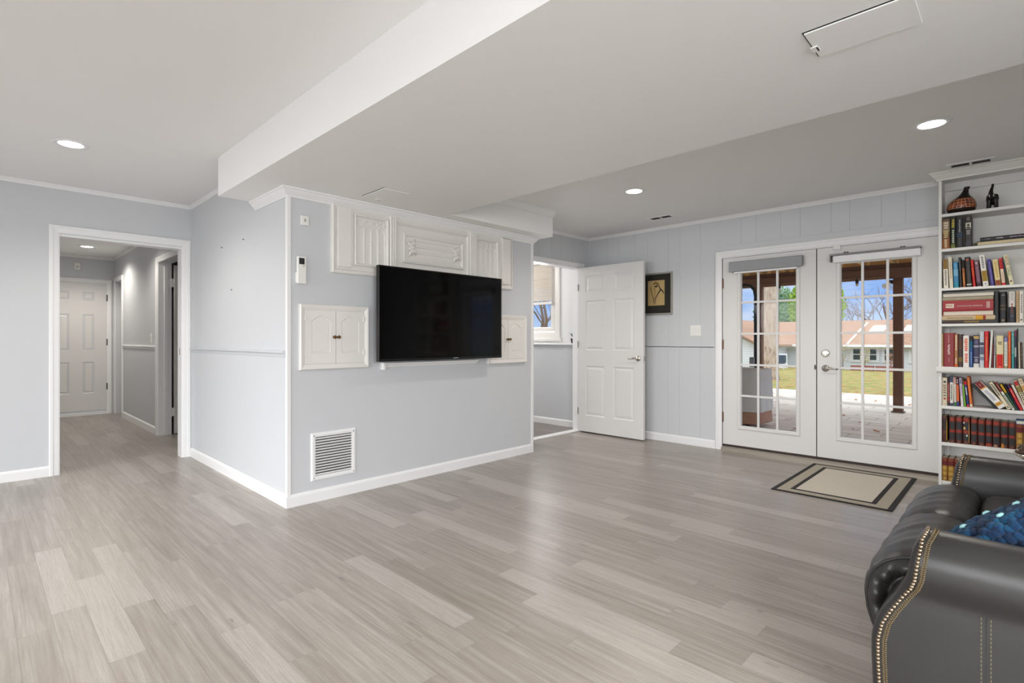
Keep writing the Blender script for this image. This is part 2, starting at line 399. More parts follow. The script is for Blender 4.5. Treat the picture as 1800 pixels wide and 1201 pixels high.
# unseen sides of the room, with the windows that light it, the right one made up for its lamp
def holed(axis, a, b, u0, u1, z1, holes):
    mb = MB(); us = [u0] + [v for h in holes for v in h[:2]] + [u1]
    def bx(p, q, r, s_):
        if axis == 'y': mb.box(p, q, a, b, r, s_)
        else: mb.box(a, b, p, q, r, s_)
    for i in range(0, len(us), 2): bx(us[i], us[i + 1], 0, z1)
    for h in holes: bx(h[0], h[1], 0, h[2]); bx(h[0], h[1], h[3], z1)
    return mb
mb = holed('y', -3.12, -3.0, XL - 0.12, 1.78, ZC + 0.1, [(-4.8, -2.0, 0.7, 2.2), (-1.1, 1.1, 0.7, 2.2)]); st(mb.build('wall_front', PAINT), 'pale grey wall with two wide windows', 'wall')
mb = holed('x', 1.66, 1.78, -3.12, 5.56, ZC + 0.1, [(-0.8, 1.2, 0.8, 2.2)]); st(mb.build('wall_right', PAINT), 'pale grey wall behind the sofa', 'wall')  # opening invented to go with the side fill lamp
k = 0
for ax, a, b, c, d in (('y', -4.8, -2.0, 0.7, 2.2), ('y', -1.1, 1.1, 0.7, 2.2), ('x', -0.8, 1.2, 0.8, 2.2)):
    k += 1
    T = (lambda u, v, h: (u, -3.06 + h, v)) if ax == 'y' else (lambda u, v, h: (1.72 - h, u, v))
    mb = MB().ring(a, b, c, d, [(0, -0.03), (0, 0.05), (0.05, 0.05), (0.05, -0.03)], T=T); m_ = (a + b) / 2; mb.box(m_ - 0.02, m_ + 0.02, c + 0.04, d - 0.04, -0.02, 0.02, T)
    w_ = st(mb.build('window_%d' % k, TRIM, weld=False), 'white framed window of the living room', 'window')
    MB().box(a + 0.05, b - 0.05, c + 0.05, d - 0.05, -0.035, -0.030, T).build('pane', GLASS, w_)

# skirting, crowns, corner guards
baseboard('baseboard_left', PX(XL), -3.0, 0.43, 'white baseboard left of the hall opening')
baseboard('baseboard_partition_side', PY(YN), XL, XT + 0.013, 'white baseboard along the bright side of the partition')
baseboard('baseboard_television', PX(XT), YN + 0.0003, 3.95, 'white baseboard under the television and floor grille')
baseboard('baseboard_back', PY(5.402), -3.925, -2.288, 'white baseboard under the wainscot')
crown('trim_4', PX(XL), -3.0, YN, ZC, CR_S, 'slim white crown above the hall opening')
crown('trim_5', PY(YN), XL, -4.0, ZC, CR_S, 'slim white crown beside the end of the soffit')
mb = MB(); c_ = [(YN - d, ZS - z, d) for d, z in CR_L]
mb.loops([[(-4.125, YN - d, ZS - z) for d, z in CR_L], [(XT + d, YN - d, ZS - z) for d, z in CR_L], [(XT + d, 3.95 + d, ZS - z) for d, z in CR_L], [(XT - 0.25, 3.95 + d, ZS - z) for d, z in CR_L]])
st(mb.build('trim_6', TRIM), 'deep white crown round the partition under the soffit', 'crown moulding')
crown('trim_7', PX(-3.357), 2.721, 4.031, ZR, CR_L, 'white crown on top of the bulkhead')
crown('trim_8', PX(-3.925), 3.95, YB, ZR, CR_S, 'thin white crown above the doorway wall')
crown('trim_9', PY(YB), -3.925, 1.66, ZR, CR_S, 'thin white crown along the panelled back wall')
mb = MB().prism([(XT + 0.007, YN - 0.007), (XT + 0.007, YN + 0.020), (XT, YN + 0.020), (XT, YN), (XT - 0.022, YN), (XT - 0.022, YN - 0.007)], 0.0, 2.11); st(mb.build('trim_10', TRIM, bevel=0.002), 'white corner guard on the near edge of the partition', 'corner trim')
mb = MB().box(XT, XT + 0.007, 3.925, 3.957, 0.0, 2.11); st(mb.build('trim_11', TRIM, bevel=0.002), 'white edge strip at the doorway end of the television wall', 'corner trim')
mb = MB().box(XL, XL + 0.012, YN - 0.012, YN, 0.085, 2.41); st(mb.build('trim_12', PAINT), 'thin grey bead in the corner beside the hall opening', 'corner trim')
mb = MB(); rp = [(0, 1.020), (0.006, 1.022), (0.008, 1.036), (0.018, 1.046), (0.022, 1.052), (0.018, 1.060), (0.006, 1.063), (0, 1.064)]
T = PY(YN); mb.loops([[(-5.684 if 0 else XL + 0.014, z, d) for d, z in rp], [(-3.585, z, d) for d, z in rp]], T=T); st(mb.build('trim_13', PAINT), 'painted chair rail on the bright side of the partition', 'chair rail')
NAIL = M('nail_steel', (70, 66, 62), 0.4, 0.7)
for i, (x, z) in enumerate(((-4.889, 1.923), (-4.375, 1.924), (-4.648, 1.547))):
    n_ = MB().tube([(x, YN + 0.01, z), (x, YN - 0.012, z + 0.003)], 0.0028, 8).build('picture_nail', NAIL)
    tag(n_, ['small nail in the bare partition wall, upper one closer to the hall', 'small nail in the bare partition wall, upper one closer to the television', 'small nail in the bare partition wall, lowest of three'][i], 'nail', 'nails left in the partition wall')

# hall opening: casing, jamb, latch plates
casing('trim_14', PX(XL), 0.43, 1.466, 2.105, 'wide white casing round the hall opening', 0.068)
T = PX(XL)
mb = MB()
for a, b in ((0.475, 0.494), (1.389, 1.405)): mb.box(a, b, 0, 2.012, -0.125, 0.003, T)
mb.box(0.475, 1.405, 2.012, 2.031, -0.125, 0.003, T); st(mb.build('trim_15', TRIM, weld=False), 'white jamb lining the hall opening', 'door jamb')
for y0, y1, lab in ((0.493, 0.4955, 'metal latch plate on the jamb of the hall opening beside the left wall'), (1.3865, 1.390, 'small strike plate on the jamb of the hall opening beside the partition')):
    p_ = MB().box(y0, y1, 0.99, 1.055, -0.055, -0.03, T).build('strike_plate', CHROME); tag(p_, lab, 'strike plate', 'door plates of the hall opening')

# hall
HY, HX = 1.515, -10.12
mb = MB().box(-9.50, -7.335, HY, HY + 0.13, 0, 2.45); mb.box(-10.3, -9.50, HY, HY + 0.13, 2.02, 2.45); mb.box(-10.3, -10.02, HY, HY + 0.13, 0, 2.02); mb.box(-7.335, -6.4, HY, HY + 0.13, 2.05, 2.45); mb.box(-6.4, XL - 0.1, HY, HY + 0.13, 0, 2.45)
st(mb.build('wall_hall_right', PAINT, weld=False), 'grey hall wall with chair rail and two doorways', 'wall')
st(MB().box(HX - 0.12, HX, 0.1, 1.7, 0, 2.45).build('wall_hall_end', PAINT), 'grey wall around the door at the end of the hall', 'wall')
st(MB().box(HX - 0.12, XL - 0.1, 0.12, 0.26, 0, 2.45).build('wall_hall_left', PAINT), 'grey wall on the far left of the hall', 'wall')
st(MB().box(-10.3, XL - 0.1, 3.0, 3.1, 0, 2.45).build('wall_hall_room', PAINT), 'wall of the room behind the hall', 'wall')
st(MB().box(-8.9, -8.8, 1.64, 3.05, 0, 2.45).build('wall_hall_closet', PAINT), 'side wall of the room behind the hall', 'wall')
crown('trim_16', PX(HX), 0.2, HY, 2.40, CR_S, 'slim crown above the door at the end of the hall')
crown('trim_17', PY(HY), HX, XL - 0.12, 2.40, CR_S, 'slim crown along the hall wall')
baseboard('baseboard_hall', PY(HY), -9.42, -7.40, 'cream baseboard along the hall wall', 0.013, 0.09)
T = PY(HY); mb = MB(); mb.loops([[(-9.42, z, d) for d, z in rp], [(-7.40, z, d) for d, z in rp]], T=T); st(mb.build('trim_18', TRIM), 'white chair rail along the hall wall', 'chair rail')
casing('trim_19', PY(HY), -7.40, -6.33, 2.115, 'white casing of the nearer doorway in the hall')
casing('trim_20', PY(HY), -10.09, -9.43, 2.09, 'white casing of the farther doorway in the hall')
mb = MB().box(-7.345, -7.315, HY - 0.002, 1.648, 0, 2.05); mb.box(-7.318, -7.304, 1.575, 1.61, 0, 2.05); st(mb.build('trim_21', TRIM, weld=False), 'white jamb of the nearer doorway in the hall', 'door jamb')
d_ = MB(); slab_panels(d_, 1.672, 2.44, 0.012, 2.03, 0.035, [(1.79, 2.02, 1.62, 1.86), (2.12, 2.34, 1.62, 1.86), (1.79, 2.02, 0.9, 1.5), (2.12, 2.34, 0.9, 1.5), (1.79, 2.02, 0.2, 0.8), (2.12, 2.34, 0.2, 0.8)], PX(-7.292))
d_ = st(d_.build('door_1', DOORW), 'white panelled door swung open in the nearer hall doorway', 'door')
for z in (1.82, 0.27):
    MB().box(-7.305, -7.297, 1.640, 1.690, z - 0.05, z + 0.05).build('hinge', PLASTIC, d_)
d_ = MB(); slab_panels(d_, -10.02, -9.50, 0.012, 2.02, 0.035, [(-9.93, -9.80, 0.2, 0.8), (-9.72, -9.59, 0.2, 0.8), (-9.93, -9.80, 0.95, 1.5), (-9.72, -9.59, 0.95, 1.5)], PY(HY + 0.085)); st(d_.build('door_2', DOORW), 'white door set back in the farther hall doorway', 'door')
d_ = MB(); T = PX(HX + 0.006)
pz = [(1.732, 1.859), (0.971, 1.521), (0.327, 0.801)]
slab_panels(d_, 0.60, 1.416, 0.066, 1.992, 0.035, [(y0, y1, z0, z1) for y0, y1 in ((0.835, 0.977), (1.128, 1.270)) for z0, z1 in pz], T, ((0, 0), (0.012, -0.008), (0.022, -0.008), (0.038, -0.002)), back=False)
d_ = st(d_.build('door_3', DOORW), 'white six-panel door at the far end of the hall', 'door')
for z in (1.78, 1.10, 0.42): hinge(T, 1.424, z, M('dark_hinge', (60, 56, 52), 0.4, 0.8), d_, 0.1)
casing('trim_22', PX(HX), 0.53, 1.482, 2.062, 'white casing of the door at the end of the hall')
st(MB().box(HX, HX + 0.05, 0.56, 1.45, 0.0, 0.035).build('trim_23', TRIM), 'white sill under the door at the end of the hall', 'threshold')
s_ = thing('motion_sensor', (HX, 1.065, 2.18), 'small white sensor box on the wall above the hall end door', 'sensor')
MB().prism([(0, 0), (0.035, 0.01), (0.045, 0.05), (0.03, 0.10), (0, 0.11)], 1.03, 1.10, 'y', T=lambda a, b, c: (HX + a, b, 2.18 + c)).build('housing', PLASTIC, s_, bevel=0.006)
MB().ball((HX + 0.044, 1.065, 2.225), (0.006, 0.02, 0.024)).build('lens', M('milky_lens', (210, 208, 204), 0.2), s_, smooth=True)
def switch_plate(name, T, u, v, w, h, n, label, cat='switch', grp=None, mat=None):
    t = thing(name, T(u, v, 0), label, cat, grp); m_ = mat or PLASTIC
    MB().box(u - w / 2, u + w / 2, v - h / 2, v + h / 2, 0, 0.006, T).build('plate', m_, t, bevel=0.003)
    for i in range(n):
        c = u + (i - (n - 1) / 2) * 0.046
        MB().prism([(v - 0.033, 0.006), (v + 0.033, 0.006), (v + 0.033, 0.013), (v, 0.010), (v - 0.033, 0.008)], c - 0.0165, c + 0.0165, 'x', T=lambda a, b, c_: T(a, b, c_)).build('rocker', m_, t, bevel=0.001)
    return t
switch_plate('light_switch', PY(HY), -7.66, 1.155, 0.075, 0.118, 1, 'white light switch on the hall wall above the chair rail')
switch_plate('light_switch', PY(YB), -2.514, 1.235, 0.121, 0.118, 2, 'white double rocker switch above the wainscot beside the glass doors')

# side room behind the open doorway
SY = 5.44
mb = holed('y', SY, SY + 0.12, -8.0, -4.04, 2.5, [(-5.45, -4.50, 1.255, 2.03)]); st(mb.build('wall_side_room', M('white_wall', (236, 236, 236), 0.6, var=0.01)), 'white wall with a window in the side room', 'wall')
st(MB().box(-8.0, -4.04, SY - 0.03, SY, 0, 1.068).build('trim_24', PAINT), 'grey lower wall below the window in the side room', 'wainscot')
st(MB().box(-8.0, -4.04, SY - 0.075, SY, 1.068, 1.092).build('trim_25', TRIM, bevel=0.004), 'white ledge running below the window in the side room', 'ledge')
baseboard('baseboard_side_room', PY(SY - 0.03), -8.0, -4.04, 'cream baseboard in the side room', 0.013, 0.085)
st(MB().box(-8.0, -7.9, 3.0, 5.56, 0, 2.5).build('wall_side_room_end', PAINT), 'end wall of the side room', 'wall')
st(MB().box(-8.0, -4.0, 2.95, 3.05, 0, 2.5).build('wall_side_room_near', PAINT), 'near wall of the side room', 'wall')
T = PY(SY)
w_ = st(MB().ring(-5.555, -4.393, 1.155, 2.165, [(0, 0), (0, 0.02), (0.012, 0.024), (0.08, 0.018), (0.098, 0.012), (0.103, -0.08), (0.0, -0.08)], T=T).build('window_4', CREAM), 'cream framed window with a half raised blind in the side room', 'window')
MB().ring(-5.455, -4.496, 1.245, 2.04, [(0, 0), (0, 0.012), (0.055, 0.012), (0.06, 0.002), (0.06, -0.03), (0, -0.03)], T=T).build('sash', CREAM, w_)
MB().box(-5.41, -4.54, 1.29, 2.0, -0.022, -0.018, T).build('pane', GLASS, w_)
MB().box(-5.6, -4.36, 1.120, 1.155, 0, 0.04, T).build('sill', CREAM, w_, bevel=0.004)
b_ = thing('window_blind', (-4.97, SY - 0.04, 1.62), 'cream slatted blind drawn halfway down the side room window', 'blind')
MB().box(-5.44, -4.50, 2.168, 2.20, 0.026, 0.066, T).build('head_rail', CREAM, b_, bevel=0.003)
BLIND, g, b = new_mat('blind_slat')       # thin vinyl lets daylight through
g.put(b.inputs['Base Color'], g.mix(g.noise(g.n('ShaderNodeTexCoord').outputs['Object'], 6, 2), rgb((240, 233, 226)), rgb((244, 238, 231)))); b.inputs['Roughness'].default_value = 0.5
t_ = g.n('ShaderNodeBsdfTranslucent'); t_.inputs[0].default_value = rgb((244, 238, 230)); x_ = g.n('ShaderNodeMixShader'); x_.inputs[0].default_value = 0.45
BLIND.node_tree.links.new(b.outputs[0], x_.inputs[1]); BLIND.node_tree.links.new(t_.outputs[0], x_.inputs[2]); BLIND.node_tree.links.new(x_.outputs[0], BLIND.node_tree.nodes['Material Output'].inputs[0])
mb = MB(); z = 1.665
while z < 2.15:
    mb.add([(-5.43, z, 0.050), (-4.51, z, 0.050), (-4.51, z + 0.0105, 0.044), (-5.43, z + 0.0105, 0.044), (-5.43, z + 0.0235, 0.030), (-4.51, z + 0.0235, 0.030)], [(0, 1, 2, 3), (3, 2, 5, 4)], T); z += 0.0225
MB_SL = mb; MB_SL.build('slat', BLIND, b_)['kind'] = 'stuff'
MB().box(-5.44, -4.50, 1.615, 1.650, 0.028, 0.055, T).build('bottom_rail', CREAM, b_, bevel=0.003)
cl_ = thing('ceiling_lamp', (-5.6, 4.5, 2.44), 'flush round ceiling lamp of the side room, out of sight behind the television wall', 'ceiling light')  # made-up fixture, added to brighten the front of the blind
MB().lathe([(0, 0), (0.19, 0), (0.20, 0.02), (0.17, 0.05), (0.10, 0.075), (0, 0.085)], (0, 0, 0), 32, T=lambda a, b_, c: (-5.6 + a, 4.5 + b_, 2.44 - c)).build('shade', M('opal_glass', (250, 246, 238), 0.3, emit=3.0), cl_, smooth=True)
l_ = lamp('ceiling_lamp_light', 'POINT', (-5.6, 4.5, 2.22), 27, (1.0, 0.96, 0.9), shadow_soft_size=0.15)  # fill light of the added fixture
pl = thing('potted_plant', (-4.155, 5.395, 1.092), 'small dark green houseplant on the white ledge of the side room', 'plant')
MB().lathe([(0, 0), (0.028, 0), (0.038, 0.06), (0.036, 0.062), (0.03, 0.055), (0, 0.055)], (-4.145, 5.395, 1.092), 16).build('pot', M('dark_pot', (40, 38, 36), 0.4), pl, smooth=True)
mb = MB(); random.seed(3)
for i in range(9):
    a = 2 * PI * i / 9; l = 0.05 + 0.03 * random.random(); c = Vector((-4.145, 5.395, 1.15)); h = 0.04 + 0.05 * random.random()
    p1 = c + Vector((math.cos(a) * l * 0.5, math.sin(a) * l * 0.3, h)); p2 = c + Vector((math.cos(a) * l, math.sin(a) * l * 0.6, h + 0.01))
    s = Vector((-math.sin(a), math.cos(a), 0)) * 0.012
    mb.add([tuple(c), tuple(p1 + s), tuple(p2), tuple(p1 - s)], [(0, 1, 2, 3)])
mb.build('leaves', M('leaf_green', (52, 92, 48), 0.45, var=0.2, scale=40), pl)['kind'] = 'stuff'

# doorway trim and the open six-panel door
casing('trim_26', PX(-3.925), 4.315, 5.315, 2.083, 'white casing round the open doorway', 0.05)
mb = MB(); T = PX(-3.925)
mb.box(5.245, 5.262, 0, 2.035, -0.118, 0.004, T); mb.box(4.358, 4.375, 0, 2.035, -0.118, 0.004, T); mb.box(4.358, 5.262, 2.020, 2.036, -0.118, 0.004, T)
st(mb.build('trim_27', TRIM, weld=False), 'white jamb lining the open doorway', 'door jamb')
T = PY(5.205)
d_ = MB(); slab_panels(d_, -3.925, -3.020, 0.016, 2.020, 0.036, [(a, b, c, d) for a, b in ((-3.815, -3.535), (-3.415, -3.140)) for c, d in ((1.710, 1.915), (1.010, 1.612), (0.212, 0.820))], T, ((0, 0), (0.011, -0.008), (0.020, -0.008), (0.042, -0.001)))
d_ = st(d_.build('door_4', DOORW), 'white six-panel door standing open against the back wall', 'door')
for z in (1.78, 1.08, 0.26): hinge(T, -3.922, z, CHROME, d_, 0.085)
lever(T, -3.086, 0.925, -1, CHROME, d_)
mb = MB(); mb.box(-3.0215, -3.0185, 0.895, 0.955, -0.030, -0.006, T); mb.lathe([(0, 0), (0.024, 0), (0.027, -0.012), (0.020, -0.040), (0, -0.045)], (0, 0, 0), 16, T=lambda a, b, c: T(-3.055 + a, 0.925 + b, -0.036 + c)); mb.build('latch', CHROME, d_, smooth=False)

# glass doors
casing('trim_28', PY(5.405), -2.287, -0.40, 2.052, 'white moulded casing round the glass doors', 0.066)
st(MB().box(-2.284, -0.40, 5.404, YB + 0.13, 1.978, 2.0).build('trim_29', TRIM), 'white head jamb over the glass doors', 'door jamb')
mb = MB().prism([(5.375, 0), (5.385, 0.022), (5.402, 0.038), (5.56, 0.045), (5.56, 0)], -2.225, -0.40, 'x'); st(mb.build('trim_30', M('threshold_metal', (168, 160, 150), 0.35, 0.6)), 'metal threshold under the glass doors', 'threshold')
st(MB().box(-2.222, -0.46, 5.413, 5.448, 0.036, 0.0605).build('trim_31', M('door_sweep', (58, 46, 42), 0.7)), 'dark sweep strip under the glass doors', 'door sweep')
st(MB().box(-1.3535, -1.346, 5.4135, 5.45, 0.06, 1.975).build('trim_32', M('weatherstrip', (62, 58, 54), 0.7)), 'dark weatherstrip between the two glass doors', 'weatherstrip')
T = PY(5.41)
def glass_door(name, u0, u1, g0, g1, mun, label):
    z0, z1, gz0, gz1 = 0.062, 1.975, 0.262, 1.822
    mb = MB(); mb.ring(u0, u1, z0, z1, [(0, 0), (0, -0.044)], closed=False, T=T)
    du0, du1, dz0, dz1 = g0 - u0, u1 - g1, gz0 - z0, z1 - gz1
    for h in (0.0, -0.044):
        r = [[(u0, z0, h), (u1, z0, h), (u1, z1, h), (u0, z1, h)], [(g0, gz0, h), (g1, gz0, h), (g1, gz1, h), (g0, gz1, h)]]
        mb.loops(r, False, False, T)
    d = st(mb.build(name, DOORW), label, 'door')
    lp = [(0.004, -0.030), (0.004, 0.002), (-0.004, 0.011), (-0.026, 0.011), (-0.034, 0.004), (-0.034, -0.0005)]
    MB().ring(g0, g1, gz0, gz1, lp, closed=False, T=T).build('lite_frame', DOORW, d)
    w = 0.019; ys = [0.572, 0.886, 1.198, 1.513]; mb = MB()
    for a, b in [(x - w / 2, x + w / 2) for x in mun]: mb.box(a, b, gz0, gz1, -0.014, 0.004, T)
    xs = [g0] + list(mun) + [g1]
    for z in ys:
        for i in range(3): mb.box(xs[i] + (w / 2 if i else 0), xs[i + 1] - (w / 2 if i < 2 else 0), z - w / 2, z + w / 2, -0.0138, 0.0038, T)
    mb.build('muntin', DOORW, d)
    MB().box(g0, g1, gz0, gz1, -0.024, -0.019, T).build('pane', GLASS, d)
    return d
gl = glass_door('door_5', -2.215, -1.354, -2.035, -1.520, (-1.865, -1.689), 'white fifteen-pane glass door with the grey fabric shade cassette')
gr = glass_door('door_6', -1.3455, -0.46, -1.160, -0.645, (-0.993, -0.813), 'white fifteen-pane glass door with the lever handle beside the bookcase')
for z in (1.72, 1.09, 0.34): hinge(T, -2.212, z, COPPER, gl, 0.10)
MB().lathe([(0, 0), (0.010, 0), (0.010, 0.003), (0, 0.003)], (0, 0, 0), 10, T=lambda a, b, c: T(-1.362 + a * 0.7, 0.885 + b * 2.6, c)).build('latch', BLACK, gl)
mb = MB(); mb.lathe([(0, 0), (0.034, 0), (0.034, 0.010), (0.029, 0.016), (0.012, 0.018), (0.0, 0.018)], (0, 0, 0), 24, T=lambda a, b, c: T(-1.278 + a, 1.016 + b, c)); mb.box(-1.296, -1.260, 1.008, 1.024, 0.017, 0.027, T)
mb.build('deadbolt', CHROME, gr, bevel=0.001)
lever(T, -1.277, 0.878, 1, CHROME, gr)
MB().box(-1.215, -1.155, 1.945, 1.990, 0.0, 0.018, T).build('contact_sensor', PLASTIC, gr, bevel=0.004)
s_ = thing('roller_shade', (-1.794, 5.36, 1.82), 'grey fabric shade cassette across the top of the left glass door', 'shade')
mb = MB().prism([(5.405, 1.838), (5.352, 1.822), (5.340, 1.830), (5.340, 1.918), (5.348, 1.926), (5.405, 1.926)], -2.130, -1.455, 'x')
FAB = M('grey_linen', (158, 160, 162), 0.85, var=0.10, scale=70, bump=0.25, bscale=300)
mb.build('cassette', FAB, s_, bevel=0.004)
MB().box(-2.085, -1.5, 5.356, 5.398, 1.806, 1.823).build('roller', TRIM, s_, bevel=0.004); MB().tube([(-2.09, 5.36, 1.823), (-2.09, 5.36, 1.814)], 0.007, 8).build('end_cap', M('grey_cap', (110, 110, 112), 0.5), s_)
s_ = thing('roller_shade', (-0.91, 5.36, 1.82), 'slim white shade rail with a grey bracket strip on the door nearer the bookcase', 'shade')
mb = MB().prism([(5.400, 1.824), (5.352, 1.824), (5.346, 1.832), (5.346, 1.884), (5.400, 1.884)], -1.205, -0.585, 'x'); mb.build('head_rail', TRIM, s_, bevel=0.003)
GREYM = M('grey_bracket', (128, 124, 122), 0.45, 0.3)
MB().box(-1.232, -0.582, 5.344, 5.402, 1.885, 1.903).build('bracket_strip', GREYM, s_, bevel=0.002)
MB().box(-1.232, -1.222, 5.344, 5.400, 1.835, 1.886).build('end_bracket', GREYM, s_, bevel=0.002)
for x in (-1.11, -0.705): MB().tube([(x - 0.02, 5.38, 1.903), (x - 0.01, 5.38, 1.917), (x, 5.38, 1.906), (x + 0.01, 5.38, 1.917), (x + 0.02, 5.38, 1.903)], 0.004, 6).build('clip', M('dark_clip', (60, 58, 58), 0.4, 0.5), s_)
# ------------------------------------------------------------------ television wall
T = PX(XT)
tv = thing('television', (XT, 2.735, 0.97), 'large flat black television mounted on the grey partition wall', 'television')
y0, y1, z0, z1 = 2.094, 3.377, 0.973, 1.697; xf = 0.135
SCREEN = M('tv_glass', (4, 4, 5), 0.07, var=0.0, spec=0.22)
MB().box(y0 + 0.008, y1 - 0.008, z0 + 0.018, z1 - 0.008, xf - 0.010, xf - 0.002, T).build('screen', SCREEN, tv)
MB().ring(y0, y1, z0, z1, [(0, xf - 0.035), (0, xf - 0.001), (0.001, xf), (0.008, xf), (0.009, xf - 0.003), (0.009, xf - 0.03)], T=T).build('bezel', BLACK, tv)
MB().box(y0 + 0.008, y1 - 0.008, z0 + 0.006, z0 + 0.019, xf - 0.006, xf + 0.001, T).build('lower_bezel', M('bezel_grey', (30, 30, 31), 0.35, 0.3), tv)
mb = MB(); mb.loops([[(y0 + 0.004, z0 + 0.004, xf - 0.034), (y1 - 0.004, z0 + 0.004, xf - 0.034), (y1 - 0.004, z1 - 0.004, xf - 0.034), (y0 + 0.004, z1 - 0.004, xf - 0.034)],
                     [(y0 + 0.1, z0 + 0.05, xf - 0.075), (y1 - 0.1, z0 + 0.05, xf - 0.075), (y1 - 0.1, z1 - 0.2, xf - 0.075), (y0 + 0.1, z1 - 0.2, xf - 0.075)]], T=T); mb.build('back_shell', BLACK, tv)
MB().box(2.5, 2.97, 1.15, 1.55, 0.0, xf - 0.07, T).build('wall_mount', BLACK, tv)
mb = MB()
for i in range(6): mb.box(2.808 + i * 0.0085, 2.808 + i * 0.0085 + 0.0062, z0 + 0.0095, z0 + 0.0155, xf + 0.0008, xf + 0.0016, T)
mb.build('logo_lettering', M('logo_silver', (190, 190, 192), 0.4), tv)
MB().box(y0 - 0.003, y0 + 0.001, 1.32, 1.345, xf - 0.028, xf - 0.015, T).build('side_button', BLACK, tv)

l_ = thing('wall_ledge', (XT, 2.69, 0.93), 'narrow white moulded ledge on the wall just below the television', 'ledge')
mb = MB(); mb.loops([[(2.192, z, h) for z, h in ((0.925, 0), (0.925, 0.010), (0.935, 0.016), (0.947, 0.036), (0.957, 0.040), (0.957, 0))], [(3.183, z, h) for z, h in ((0.925, 0), (0.925, 0.010), (0.935, 0.016), (0.947, 0.036), (0.957, 0.040), (0.957, 0))]], T=T); mb.build('shelf', TRIM, l_)
MB().box(2.186, 2.212, 0.905, 0.962, 0, 0.046, T).build('end_block', TRIM, l_, bevel=0.005)

fz = thing('carved_frieze', (XT, 2.70, 1.62), 'cream carved wooden frieze on the wall above the television', 'wall panel')
mb = MB(); mb.box(1.79, 3.625, 1.64, 2.112, 0, 0.012, T); mb.build('backboard', CREAM, fz)
mp = [(0, 0), (0, 0.024), (0.008, 0.030), (0.020, 0.026), (0.030, 0.016), (0.034, 0.012), (0.034, 0)]
mb = MB(); n = len(mp)   # left and bottom edge moulding, mitred
A = [[(1.782 + d, 2.112, h), (1.782 + d, 1.622 + d, h), (3.630, 1.622 + d, h)] for d, h in mp]
vs_ = [p for r in A for p in r]; fs_ = [(a * 3 + i, a * 3 + i + 1, ((a + 1) % n) * 3 + i + 1, ((a + 1) % n) * 3 + i) for a in range(n) for i in range(2)]
mb.add(vs_, fs_ + [tuple(a * 3 for a in range(n)), tuple(a * 3 + 2 for a in range(n))[::-1]], T); mb.build('edge_moulding', CREAM, fz)
for a, b, zb in ((1.821, 1.931, 1.668), (3.492, 3.600, 1.668)):
    MB().box(a, b, zb, 2.100, 0.010, 0.034, T).build('side_strip', CREAM, fz, bevel=0.004)
MB().ring(3.488, 3.630, 1.640, 2.112, [(0, 0.0), (0, 0.028), (0.006, 0.028), (0.006, 0.0)], T=T).build('strip_frame', CREAM, fz)
def tracery(a, b, zb, zt, nm):
    p = MB().ring(a, b, zb, zt, [(0, 0.010), (0, 0.034), (0.006, 0.038), (0.016, 0.030), (0.022, 0.016), (0.022, 0.010)], T=T).build(nm, CREAM, fz)
    mb = MB(); n = 4; st_ = (b - a - 0.05) / n
    MB().box(a + 0.02, b - 0.02, zb + 0.02, zt - 0.02, 0.006, 0.014, T).build('field', CREAM, p)
    for i in range(n):
        c = a + 0.025 + st_ * (i + 0.5); mb = MB(); r = st_ * 0.40; cz = zt - 0.03 - st_ * 0.5
        ring = []
        for k in range(19):
            t = 2 * PI * k / 18; ring.append((c + r * math.cos(t), cz + r * math.sin(t), 0.017))
        mb.tube(ring, 0.0075, 6, T); mb.build('rosette', CREAM, p)
        for s in (-1, 1):
            mb = MB(); q = [(c, cz - r, 0.016), (c + s * st_ * 0.22, cz - r - 0.006, 0.016), (c + s * st_ * 0.42, cz - r - 0.03, 0.016), (c + s * st_ * 0.5, cz - r - 0.045, 0.016)]
            mb.tube(q, 0.0065, 6, T); mb.build('arch', CREAM, p)
    for i in range(n + 1):
        c = a + 0.025 + st_ * i
        mb = MB(); zt2 = zt - 0.03 - st_ * 0.95
        mb.tube([(c, zb + 0.02, 0.014), (c, zb + (zt - zb) * 0.45, 0.014), (c, zb + (zt - zb) * 0.46, 0.014), (c, zb + (zt - zb) * 0.48, 0.014), (c, zb + (zt - zb) * 0.49, 0.014), (c, zt2, 0.014), (c, zt2 + 0.012, 0.014)],
                [0.0085, 0.0085, 0.012, 0.012, 0.0085, 0.0085, 0.011], 8, T)
        mb.build('colonnette', CREAM, p)
tracery(1.955, 2.245, 1.690, 2.075, 'arcade_panel')
tracery(3.155, 3.432, 1.660, 2.065, 'arcade_panel')
for a, b in ((2.250, 2.308), (3.072, 3.150)):     # fluted pilasters either side of the centre
    prof = [(a, 0.008), (a, 0.040)]; w = (b - a) / 3
    for i in range(3): prof += [(a + w * i + w * 0.2, 0.046), (a + w * i + w * 0.5, 0.048), (a + w * i + w * 0.8, 0.046), (a + w * (i + 1), 0.037)]
    prof += [(b, 0.008)]
    MB().loops([[(u, 1.66, h) for u, h in prof], [(u, 2.098, h) for u, h in prof]], T=T).build('pilaster', CREAM, fz)
MB().ring(2.310, 3.070, 1.700, 2.066, [(0, 0.010), (0, 0.030), (0.006, 0.034), (0.014, 0.024), (0.020, 0.016), (0.020, 0.010)], T=T).build('centre_frame', CREAM, fz)
cp = MB().ring(2.373, 3.014, 1.752, 2.002, [(0, 0.010), (0.004, 0.030), (0.018, 0.036), (0.028, 0.030), (0.034, 0.018), (0.034, 0.010)], T=T).build('centre_panel', CREAM, fz)
MB().box(2.40, 2.99, 1.775, 1.980, 0.010, 0.018, T).build('field', CREAM, cp)
